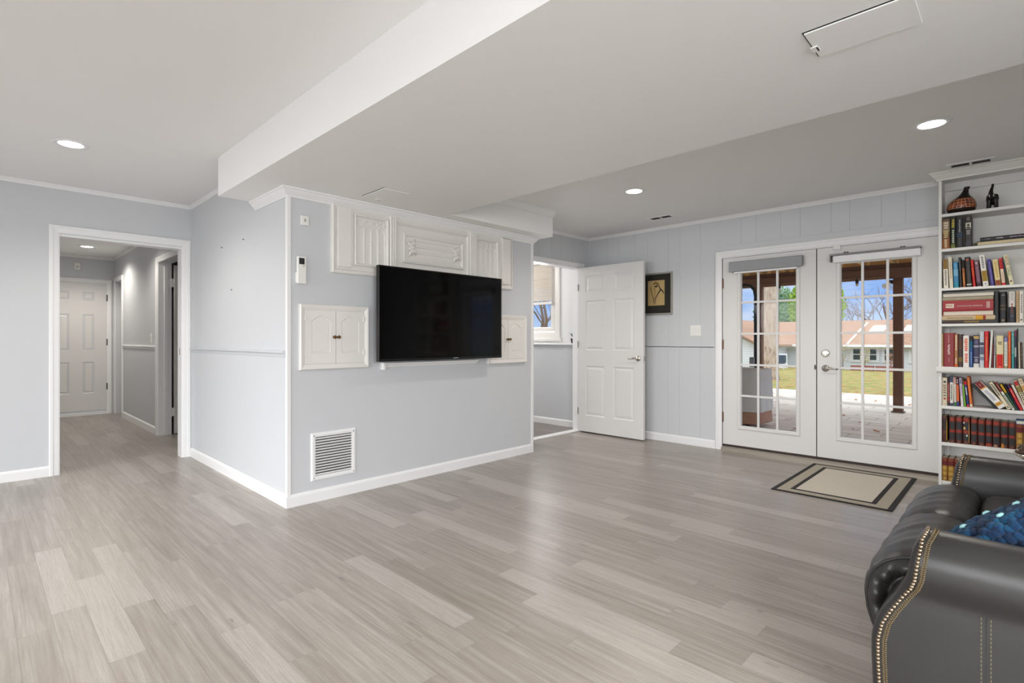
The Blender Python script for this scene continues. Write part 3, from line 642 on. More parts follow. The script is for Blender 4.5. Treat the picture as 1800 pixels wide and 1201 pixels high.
for zc in (1.805, 1.850, 1.900, 1.948):
    MB().loops([[(2.50, zc + d, h) for d, h in ((-0.012, 0.017), (-0.006, 0.024), (0.006, 0.024), (0.012, 0.017))], [(2.890, zc + d, h) for d, h in ((-0.012, 0.017), (-0.006, 0.024), (0.006, 0.024), (0.012, 0.017))]], T=T).build('reed', CREAM, cp)
for cy in (2.462, 2.925):
    mb = MB()
    for k in range(8):
        t = 2 * PI * k / 8 + 0.2; r = 0.044 + 0.022 * (k % 2)
        q = [(cy, 1.878, 0.024), (cy + 0.5 * r * math.cos(t) * 0.8, 1.878 + r * 0.7 * math.sin(t), 0.031), (cy + r * math.cos(t) * 0.8, 1.878 + r * 1.35 * math.sin(t), 0.024)]
        mb.tube(q, [0.007, 0.013, 0.005], 7, T)
    mb.ball((0, 0, 0), (0.014, 0.014, 0.014), T=lambda a, b, c: T(cy + a, 1.878 + b, 0.03 + c)); mb.build('carved_rosette', CREAM, cp, smooth=True)

# recessed wall cupboards
def arch_pts(a, b, c, d, n=40, sc=0.0):
    """closed loop of a cathedral-topped panel, counter-clockwise from the lower left corner"""
    w = b - a; pts = [(a, c), (b, c), (b, d - 0.035)]
    for k in range(1, 24):
        t = k / 24; x = b - w * t; s = math.sin(PI * t)
        pts.append((x, d - 0.035 + 0.035 * (s ** 1.3)))
    pts.append((a, d - 0.035))
    return pts
def cup_door(mb, a, b, c, d):
    i = arch_pts(a + 0.042, b - 0.042, c + 0.072, d - 0.040); cx, cz = (a + b) / 2, (c + d) / 2
    def out(p):
        dx, dz = p[0] - cx, p[1] - cz; t = min((b - a) / 2 / max(abs(dx), 1e-6), (d - c) / 2 / max(abs(dz), 1e-6)); return (cx + dx * t, cz + dz * t)
    oo = [out(p) for p in i]
    for cr in ((a, c), (b, c), (b, d), (a, d)):
        k = min(range(len(oo)), key=lambda j: (oo[j][0] - cr[0]) ** 2 + (oo[j][1] - cr[1]) ** 2); oo[k] = cr
    def shr(p, f): return (cx + (p[0] - cx) * f, (c + 0.072 + d - 0.04) / 2 + (p[1] - (c + 0.072 + d - 0.04) / 2) * f)
    mb.loops([[(p[0], p[1], 0.004) for p in oo], [(p[0], p[1], 0.022) for p in oo], [(p[0], p[1], 0.022) for p in i], [(*shr(p, 0.955), 0.015) for p in i], [(*shr(p, 0.90), 0.019) for p in i]], False, True, T)
    return mb
def cupboard(y0, y1, z0, z1, label):
    t = thing('wall_cupboard', (XT, (y0 + y1) / 2, z0), label, 'cupboard')
    MB().ring(y0, y1, z0, z1, [(0, 0), (0, 0.022), (0.006, 0.030), (0.016, 0.028), (0.030, 0.022), (0.040, 0.018), (0.042, 0.0)], T=T).build('frame', CREAM, t)
    m = (y0 + y1) / 2
    for s, a, b in ((-1, y0 + 0.040, m - 0.0015), (1, m + 0.0015, y1 - 0.040)):
        d = cup_door(MB(), a, b, z0 + 0.041, z1 - 0.041).build('door', CREAM, t)
        k = m + s * 0.016
        MB().lathe([(0, 0.020), (0.010, 0.020), (0.007, 0.026), (0.006, 0.034), (0.012, 0.039), (0.012, 0.044), (0.006, 0.049), (0, 0.050)], (0, 0, 0), 14, T=lambda p, q, r: T(k + p, (z0 + z1) / 2 + q, r)).build('knob', BRASS, d, smooth=True)
        e = a if s < 0 else b
        for zz in (z0 + 0.115, z1 - 0.095): MB().box(e - 0.006, e + 0.006, zz - 0.020, zz + 0.020, 0.020, 0.027, T).build('hinge', CREAM, d, bevel=0.002)
    return t
cupboard(1.549, 2.076, 0.929, 1.386, 'cream wall cupboard with arched doors left of the television')
cupboard(3.311, 3.839, 0.912, 1.371, 'cream wall cupboard with arched doors partly behind the television, next to the doorway')

# floor grille in the wall
gr_ = thing('air_grille', (XT, 1.806, 0.147), 'white louvred return air grille low on the wall under the left cupboard', 'vent')
MB().ring(1.635, 1.977, 0.147, 0.484, [(0, 0), (0.003, 0.008), (0.012, 0.011), (0.030, 0.009), (0.033, 0.0)], T=T).build('frame', TRIM, gr_)
MB().box(1.665, 1.947, 0.177, 0.454, 0.0005, 0.001, T).build('duct_back', DARK, gr_)
for i in range(14):
    z = 0.186 + i * 0.0194
    MB().loops([[(u, z - 0.004, 0.0012), (u, z + 0.008, 0.0085), (u, z + 0.010, 0.0085), (u, z - 0.002, 0.0012)] for u in (1.666, 1.946)], T=T).build('louvre', TRIM, gr_)
for u in (1.655, 1.957):
    for z in (0.167, 0.464): MB().lathe([(0, 0.008), (0.005, 0.010), (0.004, 0.012), (0, 0.0125)], (0, 0, 0), 10, T=lambda a, b, c: T(u + a, z + b, c)).build('screw', CHROME, gr_)

sw = thing('wall_control', (XT, 1.589, 1.93), 'small square white wall control above the remote beside the carved frieze', 'wall control')
MB().box(1.561, 1.617, 1.928, 1.995, 0, 0.014, T).build('housing', PLASTIC, sw, bevel=0.004)
MB().box(1.584, 1.594, 1.952, 1.972, 0.013, 0.017, T).build('button', M('grey_button', (168, 166, 162), 0.5), sw)
rc = thing('remote_control', (XT, 1.56, 1.52), 'white air conditioner remote with a dark display hanging on the wall', 'remote control')
MB().box(1.530, 1.592, 1.522, 1.710, 0.008, 0.028, T).build('body', PLASTIC, rc, bevel=0.005)
MB().box(1.542, 1.580, 1.655, 1.698, 0.027, 0.0295, T).build('display', M('lcd_dark', (48, 50, 52), 0.25), rc, bevel=0.001)
MB().box(1.533, 1.589, 1.524, 1.630, 0.027, 0.032, T).build('flap', PLASTIC, rc, bevel=0.002)
MB().box(1.570, 1.579, 1.640, 1.648, 0.027, 0.0295, T).build('power_button', M('button_olive', (150, 152, 110), 0.5), rc)
MB().box(1.527, 1.595, 1.53, 1.60, 0.0, 0.012, T).build('holder', PLASTIC, rc, bevel=0.003)

# ------------------------------------------------------------------ things on the ceilings
LENS = M('lamp_lens', (255, 252, 246), 0.5, var=0.0, emit=9.0)
def downlight(x, y, z, label, w):
    t = thing('recessed_light', (x, y, z), label, 'ceiling light', 'recessed ceiling lights')
    MB().lathe([(0.062, 0.0), (0.068, 0.004), (0.085, 0.006), (0.097, 0.004), (0.099, 0.0)], (0, 0, 0), 40, T=lambda a, b, c: (x + a, y + b, z - c)).build('trim_ring', TRIM, t, smooth=True)
    MB().lathe([(0, 0.0015), (0.066, 0.0015), (0.066, 0.0035), (0, 0.0045)], (0, 0, 0), 32, T=lambda a, b, c: (x + a, y + b, z - c)).build('lens', LENS, t, smooth=True)
    l = lamp('recessed_lamp', 'SPOT', (x, y, z - 0.03), w, (1.0, 0.93, 0.84), spot_size=R(150), spot_blend=0.6, shadow_soft_size=0.06)
    return t
downlight(-4.527, 0.445, ZC, 'lit recessed ceiling light above the hall opening', 30)
downlight(-0.380, 3.947, ZR, 'lit recessed ceiling light closest to the bookcase', 30)
downlight(-2.383, 3.951, ZR, 'lit recessed ceiling light between the soffit and the framed picture', 36)
downlight(-9.07, 1.06, 2.40, 'lit recessed ceiling light inside the hall', 46)
downlight(-7.25, 0.95, 2.40, 'recessed hall light hidden above the opening, close to the nearer hall doorway', 30)
def ceiling_vent(x0, x1, y0, y1, z, label):
    t = thing('ceiling_vent', ((x0 + x1) / 2, (y0 + y1) / 2, z), label, 'vent', 'ceiling registers'); T = PZ(z)
    MB().ring(x0, x1, y0, y1, [(0, 0), (0.004, 0.006), (0.02, 0.008), (0.028, 0.005), (0.028, 0.0)], T=T).build('frame', TRIM, t)
    MB().box(x0 + 0.026, x1 - 0.026, y0 + 0.026, y1 - 0.026, 0.0004, 0.001, T).build('duct_back', DARK, t)
    n = 24; w = (x1 - x0 - 0.06) / n; m = (x0 + x1) / 2
    for i in range(n):
        u = x0 + 0.03 + w * (i + 0.5)
        if abs(u - m) < w: continue
        MB().loops([[(u - 0.0020, v, 0.001), (u + 0.0008, v, 0.0045), (u + 0.0018, v, 0.0045), (u - 0.0010, v, 0.001)] for v in (y0 + 0.027, y1 - 0.027)], T=T).build('louvre', M('vent_louvre', (128, 126, 120), 0.5), t)
    MB().box(m - 0.007, m + 0.007, y0 + 0.026, y1 - 0.026, 0.001, 0.006, T).build('centre_bar', TRIM, t)
ceiling_vent(-0.395, -0.128, 4.945, 5.085, ZR, 'white ceiling register just in front of the bookcase crown')
ceiling_vent(-2.830, -2.555, 4.920, 5.060, ZR, 'white ceiling register near the panelled back wall')
def hatch(x0, x1, y0, y1, label):
    T = PZ(ZS); t = thing('access_hatch', ((x0 + x1) / 2, (y0 + y1) / 2, ZS), label, 'hatch', 'soffit access hatches')
    MB().box(x0 - 0.003, x1, y0 - 0.003, y1, 0.0002, 0.0012, T).build('gap_seal', DARK, t)  # dark sheet painted as the shade in the gap round the panel
    MB().box(x0 + 0.002, x1 + 0.002, y0 + 0.002, y1 + 0.003, 0.0014, 0.0062, T).build('panel', CEIL, t, bevel=0.001)
    l = MB().box(x0 - 0.006, x0 + 0.018, (y0 + y1) / 2 + 0.005, (y0 + y1) / 2 + 0.045, 0.006, 0.010, T).build('latch', PLASTIC, t, bevel=0.001)
    MB().box(x0 + 0.012, x0 + 0.017, (y0 + y1) / 2 + 0.010, (y0 + y1) / 2 + 0.040, 0.010, 0.0105, T).build('latch_slot', DARK, l)
hatch(-0.524, -0.230, 1.936, 2.130, 'white access hatch in the soffit close to the bookcase end')
hatch(-3.362, -3.078, 1.928, 2.128, 'white access hatch in the soffit in front of the carved frieze')

# ------------------------------------------------------------------ picture behind the open door, door mat
pf = thing('framed_picture', (-3.0, YB, 1.42), 'framed ink sketch on tan paper half hidden by the open door', 'picture'); T = PY(YB)
SILV = M('silver_frame', (176, 174, 164), 0.35, 0.6)
pa, pb, pc, pd = -3.175, -2.778, 1.420, 1.898
MB().ring(pa, pb, pc, pd, [(0, 0), (0, 0.022), (0.004, 0.026), (0.016, 0.024), (0.020, 0.016), (0.020, 0)], T=T).build('frame', SILV, pf)
MB().box(pa + 0.018, pb - 0.018, pc + 0.018, pd - 0.018, 0.006, 0.010, T).build('mat_board', M('brown_mat', (44, 38, 32), 0.8, bump=0.05), pf)
ar = MB().box(-3.081, -2.873, 1.527, 1.812, 0.0102, 0.0108, T).build('print', M('tan_paper', (206, 172, 118), 0.8, var=0.10, scale=8), pf)
INK = M('ink', (34, 26, 20), 0.8); SEP = M('sepia', (140, 112, 62), 0.8); OCH = M('ochre_wash', (176, 136, 76), 0.8)
def stroke(pts, r, m): MB().tube([(x, z, 0.0108) for x, z in pts], r, 6, lambda a, b, c: T(a, b, 0.0108 + (c - 0.0108) * 0.08)).build('brush_stroke', m, ar)
stroke([(-3.02, 1.77), (-2.985, 1.785), (-2.955, 1.77), (-2.94, 1.74)], [0.006, 0.016, 0.016, 0.006], SEP)
stroke([(-3.00, 1.745), (-2.975, 1.742), (-2.955, 1.750)], [0.006, 0.010, 0.004], INK)
stroke([(-3.045, 1.74), (-3.035, 1.68), (-3.015, 1.62), (-3.005, 1.57), (-3.015, 1.54)], [0.008, 0.007, 0.005, 0.004, 0.003], SEP)
stroke([(-2.945, 1.75), (-2.92, 1.705), (-2.955, 1.66), (-2.985, 1.61), (-2.995, 1.54)], [0.005, 0.009, 0.006, 0.005, 0.003], INK)
stroke([(-2.92, 1.71), (-2.895, 1.685), (-2.880, 1.655)], [0.006, 0.007, 0.003], INK)
stroke([(-3.0, 1.73), (-2.99, 1.68), (-3.0, 1.62), (-3.008, 1.58)], [0.010, 0.007, 0.005, 0.003], OCH)
stroke([(-3.03, 1.66), (-3.01, 1.605), (-3.012, 1.57)], [0.003, 0.005, 0.003], INK)
MB().box(pa + 0.018, pb - 0.018, pc + 0.018, pd - 0.018, 0.0155, 0.0170, T).build('glazing', GLASS, pf)

mt = thing('door_mat', (-0.985, 4.80, 0.0), 'beige mat with dark double border lying before the glass doors', 'mat')
mx0, mx1, my0, my1 = -1.362, -0.610, 4.215, 5.360
def rug(nm, col): 
    return M(nm, col, 0.95, var=0.16, scale=120, bump=0.4, bscale=400)
MB().box(mx0, mx1, my0, my1, 0, 0.006).build('base', rug('mat_taupe', (176, 168, 152)), mt)
DB = rug('mat_dark', (44, 42, 44))
PT = lambda u, v, h: (u, v, 0.006 + h)
MB().ring(mx0, mx1, my0, my1, [(0, -0.004), (0, 0.0012), (0.030, 0.0012), (0.030, -0.004)], T=PT).build('outer_stripe', DB, mt)
MB().ring(mx0 + 0.105, mx1 - 0.105, my0 + 0.105, my1 - 0.105, [(0, -0.004), (0, 0.0012), (0.030, 0.0012), (0.030, -0.004)], T=PT).build('inner_stripe', DB, mt)
MB().box(mx0 + 0.135, mx1 - 0.135, my0 + 0.135, my1 - 0.135, 0.003, 0.0075).build('centre_field', rug('mat_beige', (212, 204, 190)), mt)
# ------------------------------------------------------------------ bookcase
BX0, BXI, BXR, BY0, BY1 = -0.455, -0.436, 0.420, 5.166, 5.412
SHW = M('shelf_white', (233, 232, 228), 0.42, var=0.01)
bc = thing('bookcase', (0.0, 5.29, 0.0), 'tall built-in white bookcase full of books beside the glass doors', 'bookcase')
MB().box(BX0, BXI, BY0, BY1, 0, 2.405).build('side_panel', SHW, bc, bevel=0.0015)
MB().box(BXR, BXR + 0.02, BY0, BY1, 0, 2.405).build('side_panel', SHW, bc, bevel=0.0015)
MB().box(BXI, BXR, BY1 - 0.008, BY1, 0.06, 2.40).build('back_panel', SHW, bc)
MB().box(BXI, BXR, BY0 + 0.002, BY1 - 0.008, 2.378, 2.40).build('top_panel', SHW, bc)
MB().box(BXI, BXR, BY1 - 0.03, BY1 - 0.008, 2.315, 2.378).build('cleat', SHW, bc)
SH = [2.099, 1.833, 1.532, 1.260, 0.635, 0.356, 0.062]; TH = [0.022, 0.022, 0.019, 0.020, 0.024, 0.026, 0.020]
for z, t in zip(SH, TH): MB().box(BXI, BXR, BY0, BY1 - 0.008, z - t, z).build('shelf', SHW, bc, bevel=0.0015)
MB().prism([(BY0 - 0.034, 0.895), (BY0 - 0.036, 0.905), (BY0 - 0.036, 0.926), (BY0 - 0.032, 0.933), (BY1 - 0.008, 0.933), (BY1 - 0.008, 0.884), (BY0 - 0.012, 0.884), (BY0 - 0.020, 0.892)], BX0 - 0.010, BXR + 0.02, 'x').build('counter_ledge', SHW, bc)
MB().box(BX0, BXR + 0.02, BY0 + 0.01, BY0 + 0.025, 0, 0.045).build('toe_kick', SHW, bc)
mb = MB(); mb.loops([[[(BX0 - d, BY1, ZR - z), (BX0 - d, BY0 - d, ZR - z), (BXR + 0.02, BY0 - d, ZR - z)][k] for d, z in CR_L] for k in (0, 1, 2)]); mb.build('crown', SHW, bc)

# ------------------------------------------------------------------ books
PAGE = M('page_edges', (232, 222, 198), 0.9, var=0.10, scale=160)
def cloth(c): return M('cover_%02x%02x%02x' % c, c, 0.45, var=0.08, scale=45)
def ink(c): return M('print_%02x%02x%02x' % c, c, 0.6, var=0.03)
def book(x, z, t, h, lean, col, label, group, bands=(), dashes=(), dep=0.165, yf=5.178, bl=False, text=None, kind='upright', cat='book', round_=0.004):
    """spine faces the room (-y). bands: (z0, z1, colour) as fractions; dashes: (z0, z1, width, colour, n)"""
    a = R(lean); lift = t / 2 * abs(math.sin(a))
    if bl: x = x + t / 2 * math.cos(a)
    rt = bpy.data.objects.new('tmp', None)
    n = 6; so = [(t / 2 * math.cos(PI * k / n) * -1, -round_ * math.sin(PI * k / n)) for k in range(n + 1)]
    c = 0.0028 if t > 0.012 else 0.0012
    poly = so + [(t / 2, dep), (t / 2 - c, dep), (t / 2 - c, c)] + [(-t / 2 + c, c), (-t / 2 + c, dep), (-t / 2, dep)]
    o = MB().prism(poly, 0, h).build('book', cloth(col), origin=(0, 0, 0))
    MB().box(-t / 2 + c, t / 2 - c, c, dep - 0.004, 0.003, h - 0.004).build('page_block', PAGE, o)
    def plate(mb, u0, u1, z0, z1, g):
        m = 6 if (u1 - u0) > 0.004 else 1
        def fr(u): 
            q = max(-1, min(1, u / (t / 2))); return -round_ * math.sqrt(max(0, 1 - q * q)) - g
        us = [u0 + (u1 - u0) * i / m for i in range(m + 1)]
        vs = [(u, fr(u), zz) for zz in (z0, z1) for u in us]
        mb.add(vs, [(i, i + 1, m + 2 + i, m + 1 + i) for i in range(m)])
    for z0, z1, bcol in bands:
        mb = MB(); plate(mb, -t / 2 + 0.0003, t / 2 - 0.0003, z0 * h, z1 * h, 0.0003); mb.build('spine_band', ink(bcol), o)
    for z0, z1, wd, dcol, nd in dashes:
        mb = MB(); st_ = (z1 - z0) * h / nd; random.seed(int(x * 9999) + nd)
        for i in range(nd):
            w = t * wd * (0.75 + 0.25 * random.random()); u = (random.random() - 0.5) * t * 0.06
            plate(mb, u - w / 2, u + w / 2, z0 * h + st_ * i + st_ * 0.12, z0 * h + st_ * i + st_ * 0.80, 0.0006)
        mb.build('spine_lettering', ink(dcol), o)['kind'] = 'stuff'
    if text:
        for body, size, uz, ux, tc, rotd in text:
            ca, sa = math.cos(R(rotd)), math.sin(R(rotd))
            text_mesh(body, size, lambda p, q, r: (ux + p * ca - q * sa, -round_ - 0.0012 - r * 0.2, uz * h + p * sa + q * ca), 'spine_lettering', ink(tc), o)
    bpy.data.objects.remove(rt)
    if kind == 'flat': o.rotation_euler = (0, R(90), 0); o.location = (x, yf, z + t / 2)     # lying down, spine to the room: x = left end
    else: o.rotation_euler = (0, a, 0); o.location = (x, yf, z + lift + 0.0002)
    return tag(o, label, cat, group)
WH = (236, 232, 222); CR = (232, 220, 186); BK = (20, 19, 20); RD = (196, 26, 24); MAR = (122, 26, 28); GD = (150, 112, 32)
# shelf under the vase
g2 = 'hardbacks under the vase'
book(-0.412, 1.833, 0.046, 0.229, 0, (104, 72, 46), 'brown and cream patterned book against the bookcase side, under the vase', g2, [(0.0, 0.34, (150, 88, 40)), (0.55, 0.92, (150, 134, 104))], [(0.04, 0.32, 0.4, (226, 206, 170), 6), (0.36, 0.62, 0.62, (214, 188, 128), 4), (0.66, 0.9, 0.55, (220, 206, 180), 3)])
book(-0.370, 1.833, 0.029, 0.233, 0, (34, 46, 34), 'dark green book with yellow lettering, second under the vase', g2, [(0.0, 0.12, (110, 120, 44))], [(0.66, 0.94, 0.55, (206, 184, 60), 5), (0.16, 0.6, 0.35, (206, 214, 190), 7)])
book(-0.3325, 1.833, 0.040, 0.229, 0, (16, 16, 18), 'black book with two columns of pale lettering, third under the vase', g2, [(0.36, 0.48, (40, 62, 84))], [(0.5, 0.92, 0.22, (168, 170, 176), 11), (0.1, 0.34, 0.12, (96, 96, 100), 5)])
book(-0.307, 1.833, 0.008, 0.229, 0, (74, 70, 62), 'thin grey book between the black book and the portrait book', g2)
pb_ = book(-0.283, 1.833, 0.037, 0.227, 0, (44, 43, 42), 'charcoal book with a small portrait picture on its spine', g2, [(0.02, 0.2, (66, 64, 70))], [(0.40, 0.56, 0.7, (160, 156, 150), 3), (0.86, 0.97, 0.6, (120, 112, 100), 3)])
MB().box(-0.0155, 0.0155, -0.0052, -0.0042, 0.135, 0.180).build('portrait_panel', ink((206, 204, 188)), pb_, bevel=0.0003, local=True)
mb = MB(); mb.ball((0, -0.0054, 0.161), (0.0075, 0.0005, 0.0105)); mb.build('portrait_head', ink((80, 78, 72)), pb_, local=True); MB().prism([(-0.013, 0.137), (0.013, 0.137), (0.009, 0.148), (-0.009, 0.148)], -0.0058, -0.0053, 'y').build('portrait_shoulders', ink((60, 58, 55)), pb_, local=True)
nb = tag(MB().ball((-0.243, 5.20, 1.847), (0.010, 0.010, 0.012)).build('trinket', M('olive_trinket', (78, 80, 46), 0.4), smooth=True), 'tiny olive trinket between the portrait book and the flat books', 'trinket')
o = MB(); bx = -0.235
b1 = MB().box(bx, bx + 0.30, 5.18, 5.36, 1.8330, 1.8365).box(bx, bx + 0.30, 5.18, 5.36, 1.8600, 1.8640).box(bx, bx + 0.30, 5.355, 5.36, 1.8365, 1.86).build('book', cloth((22, 21, 20)), weld=False)
MB().box(bx + 0.004, bx + 0.296, 5.186, 5.355, 1.8366, 1.8599).build('page_block', M('page_cream', (226, 210, 172), 0.9, var=0.08, scale=160), b1)
tag(b1, 'black covered book lying flat with cream page edges to the room', 'book', 'flat books under the elephant')
b2 = book(-0.218, 1.8642, 0.027, 0.285, 0, (26, 18, 26), 'flat book with violet title lettering, on top of the cream-edged book', 'flat books under the elephant', kind='flat', text=[('1 9 6 6', 0.011, 0.14, 0, (190, 186, 184), 90), ('violet', 0.017, 0.375, 0, (226, 222, 226), 90)], dashes=[(0.56, 0.9, 0.35, (170, 160, 168), 14)])
# shelf of paperbacks below
g3 = 'paperbacks on the third shelf'; z3 = 1.532
book(-0.411, z3, 0.029, 0.222, -1.3, (228, 220, 204), 'white paperback with gold top third, first on the third shelf', g3, [(0.66, 1.0, (140, 104, 40))], [(0.1, 0.62, 0.35, (120, 112, 104), 9)])
book(-0.3795, z3, 0.022, 0.236, -2.3, (226, 220, 196), 'tall slim cream book beside the gold-topped paperback', g3, (), [(0.3, 0.85, 0.35, (196, 150, 120), 12)])
book(-0.3505, z3, 0.028, 0.195, -1.9, (52, 128, 172), 'blue paperback with a watery picture spine', g3, [(0.45, 0.72, (122, 178, 206)), (0.0, 0.18, (40, 140, 160))], [(0.74, 0.95, 0.5, (120, 176, 214), 4)])
book(-0.3245, z3, 0.014, 0.227, -2.1, (36, 38, 42), 'thin tall dark grey book right of the blue paperback', g3, (), [(0.55, 0.9, 0.4, (120, 124, 130), 6)])
book(-0.305, z3, 0.016, 0.204, -2.5, (150, 82, 34), 'slim brown book with a black top half', g3, [(0.70, 1.0, (24, 20, 18))], [(0.02, 0.66, 0.3, (214, 160, 92), 1)])
book(-0.277, z3, 0.030, 0.225, -3.1, (20, 26, 22), 'thick black book with a red disc near its top', g3, [(0.06, 0.1, (210, 206, 198))], [(0.86, 0.95, 0.5, (186, 70, 50), 1), (0.2, 0.75, 0.25, (84, 62, 56), 8)])
book(-0.2485, z3, 0.016, 0.202, -4.1, (196, 30, 24), 'slim bright red book leaning after the black one on the third shelf', g3, (), [(0.4, 0.7, 0.4, (230, 130, 50), 3)])
book(-0.222, z3, 0.025, 0.195, -5.0, (112, 78, 94), 'mauve paperback leaning beside the slim red book', g3, [(0.02, 0.14, (52, 44, 50))], [(0.84, 0.94, 0.6, (206, 180, 176), 2), (0.2, 0.75, 0.3, (150, 116, 130), 7)])
book(-0.1855, z3, 0.031, 0.231, -5.8, (236, 233, 224), 'tall white book with a gold block on its spine', g3, [(0.15, 0.49, (158, 124, 24))], [(0.56, 0.95, 0.42, (112, 112, 122), 7), (0.05, 0.1, 0.3, (96, 90, 130), 1)])
book(-0.1485, z3, 0.020, 0.196, -6.3, (72, 58, 138), 'slim purple book leaning beside the tall white one', g3, (), [(0.1, 0.9, 0.3, (140, 130, 190), 12)])
book(-0.118, z3, 0.029, 0.190, -5.7, (226, 208, 148), 'pale yellow book with a rust coloured foot', g3, [(0.0, 0.2, (150, 70, 36))], [(0.3, 0.92, 0.4, (204, 160, 80), 10)])
book(-0.089, z3, 0.019, 0.195, -5.6, (214, 34, 36), 'red book with a cream middle panel', g3, [(0.09, 0.6, (234, 214, 190))], [(0.62, 0.95, 0.5, (150, 16, 20), 5), (0.14, 0.5, 0.3, (200, 160, 140), 7)])
book(-0.0705, z3, 0.006, 0.206, -7.8, (58, 70, 40), 'thin dark green book behind the large cream lettered one', g3, [(0.5, 0.85, (20, 52, 92))])
book(-0.0475, z3, 0.022, 0.218, -8.9, (232, 224, 184), 'cream book with tall coloured letters, last on the third shelf', g3, (), [(0.08, 0.16, 0.4, (60, 50, 40), 1)], dep=0.19, text=[('HOUSE', 0.021, 0.80, 0, (150, 70, 60), -90), ('CALLS', 0.021, 0.44, 0, (58, 104, 62), -90)])
# lying stack and uprights on the fourth shelf
g4 = 'stack lying on the fourth shelf'; z = 1.260
def flat(z, t, x0, l, col, label, pages=False, **kw):
    if pages:
        o = MB().box(x0, x0 + l, 5.18, 5.35, z, z + 0.003).box(x0, x0 + l, 5.18, 5.35, z + t - 0.0035, z + t - 0.0005).box(x0, x0 + 0.003, 5.18, 5.35, z + 0.003, z + t - 0.0035).build('book', cloth(col), weld=False)
        MB().box(x0 + 0.004, x0 + l - 0.003, 5.186, 5.348, z + 0.003, z + t - 0.0036).build('page_block', M('page_pale', (228, 220, 204), 0.9, var=0.08, scale=160), o)
        return tag(o, label, 'book', g4)
    return book(x0, z, t - 0.0005, l, 0, col, label, g4, kind='flat', **kw)
flat(z, 0.026, -0.437, 0.305, (46, 42, 40), 'dark book at the bottom of the lying stack', bands=[(0.05, 0.4, (70, 52, 46))], dashes=[(0.42, 0.7, 0.45, (170, 132, 60), 9)])
flat(z + 0.026, 0.034, -0.435, 0.300, (198, 178, 140), 'tan picture book second from the bottom of the lying stack', bands=[(0.64, 0.78, (214, 160, 30)), (0.78, 0.83, (150, 30, 26))], dashes=[(0.1, 0.6, 0.3, (150, 130, 104), 16)])
flat(z + 0.060, 0.036, -0.431, 0.288, (170, 30, 30), 'red book in the lying stack turned with its pages to the room', pages=True)
pdr = flat(z + 0.096, 0.079, -0.431, 0.286, (158, 28, 34), 'very thick red reference book in the middle of the lying stack', text=[("PHYSICIANS' DESK REFERENCE", 0.0105, 0.545, 0.004, (236, 224, 214), 90), ('PDR', 0.019, 0.135, 0.0, (158, 28, 34), 90)])
MB().add([(-0.016, -0.0046, 0.018), (0.016, -0.0046, 0.018), (0.016, -0.0046, 0.066), (-0.016, -0.0046, 0.066)], [(0, 1, 2, 3)]).build('logo_block', ink((222, 204, 184)), pdr, local=True)
mb = MB()
for i in range(3): mb.box(-0.024, 0.024, -0.0052, -0.0046, 0.250 + i * 0.007, 0.253 + i * 0.007)
mb.build('end_lettering', ink((230, 214, 204)), pdr, local=True)['kind'] = 'stuff'
flat(z + 0.175, 0.026, -0.433, 0.288, (120, 108, 84), 'grey-tan volume lying on the thick red reference book', bands=[(0.0, 1.0, (168, 158, 132))], dashes=[(0.02, 0.98, 0.05, (110, 104, 84), 3)])
flat(z + 0.201, 0.031, -0.434, 0.294, (62, 56, 50), 'dark covered book on top of the lying stack, pale pages outward', pages=True)
g4b = 'upright books on the fourth shelf'
book(-0.128, z, 0.025, 0.234, 0, (14, 14, 15), 'plain black hardback standing right against the lying stack', g4b)
book(-0.093, z, 0.039, 0.225, 0, (22, 23, 24), 'glossy black hardback in a shiny jacket beside the plain black one', g4b, [(0.42, 0.46, (92, 74, 48)), (0.54, 0.58, (92, 74, 48))], [(0.05, 0.12, 0.4, (150, 130, 100), 2), (0.86, 0.92, 0.6, (110, 110, 112), 1)], round_=0.010)
book(-0.047, z, 0.039, 0.226, 0, (22, 24, 34), 'hardback with white upper half and black lower half', g4b, [(0.5, 0.99, (218, 214, 206))], [(0.3, 0.62, 0.22, (150, 60, 40), 5), (0.18, 0.26, 0.6, (90, 90, 100), 2), (0.7, 0.95, 0.4, (180, 176, 170), 5)], round_=0.007)
book(-0.018, z, 0.015, 0.224, 0, (196, 164, 120), 'narrow tan book between the black-and-white one and a cream one', g4b, (), [(0.1, 0.9, 0.25, (150, 122, 86), 8)])
book(0.0015, z, 0.020, 0.225, 0, (232, 226, 212), 'cream hardback standing after the narrow tan book', g4b, (), [(0.3, 0.9, 0.35, (120, 110, 104), 9), (0.06, 0.12, 0.5, (70, 60, 56), 1)])
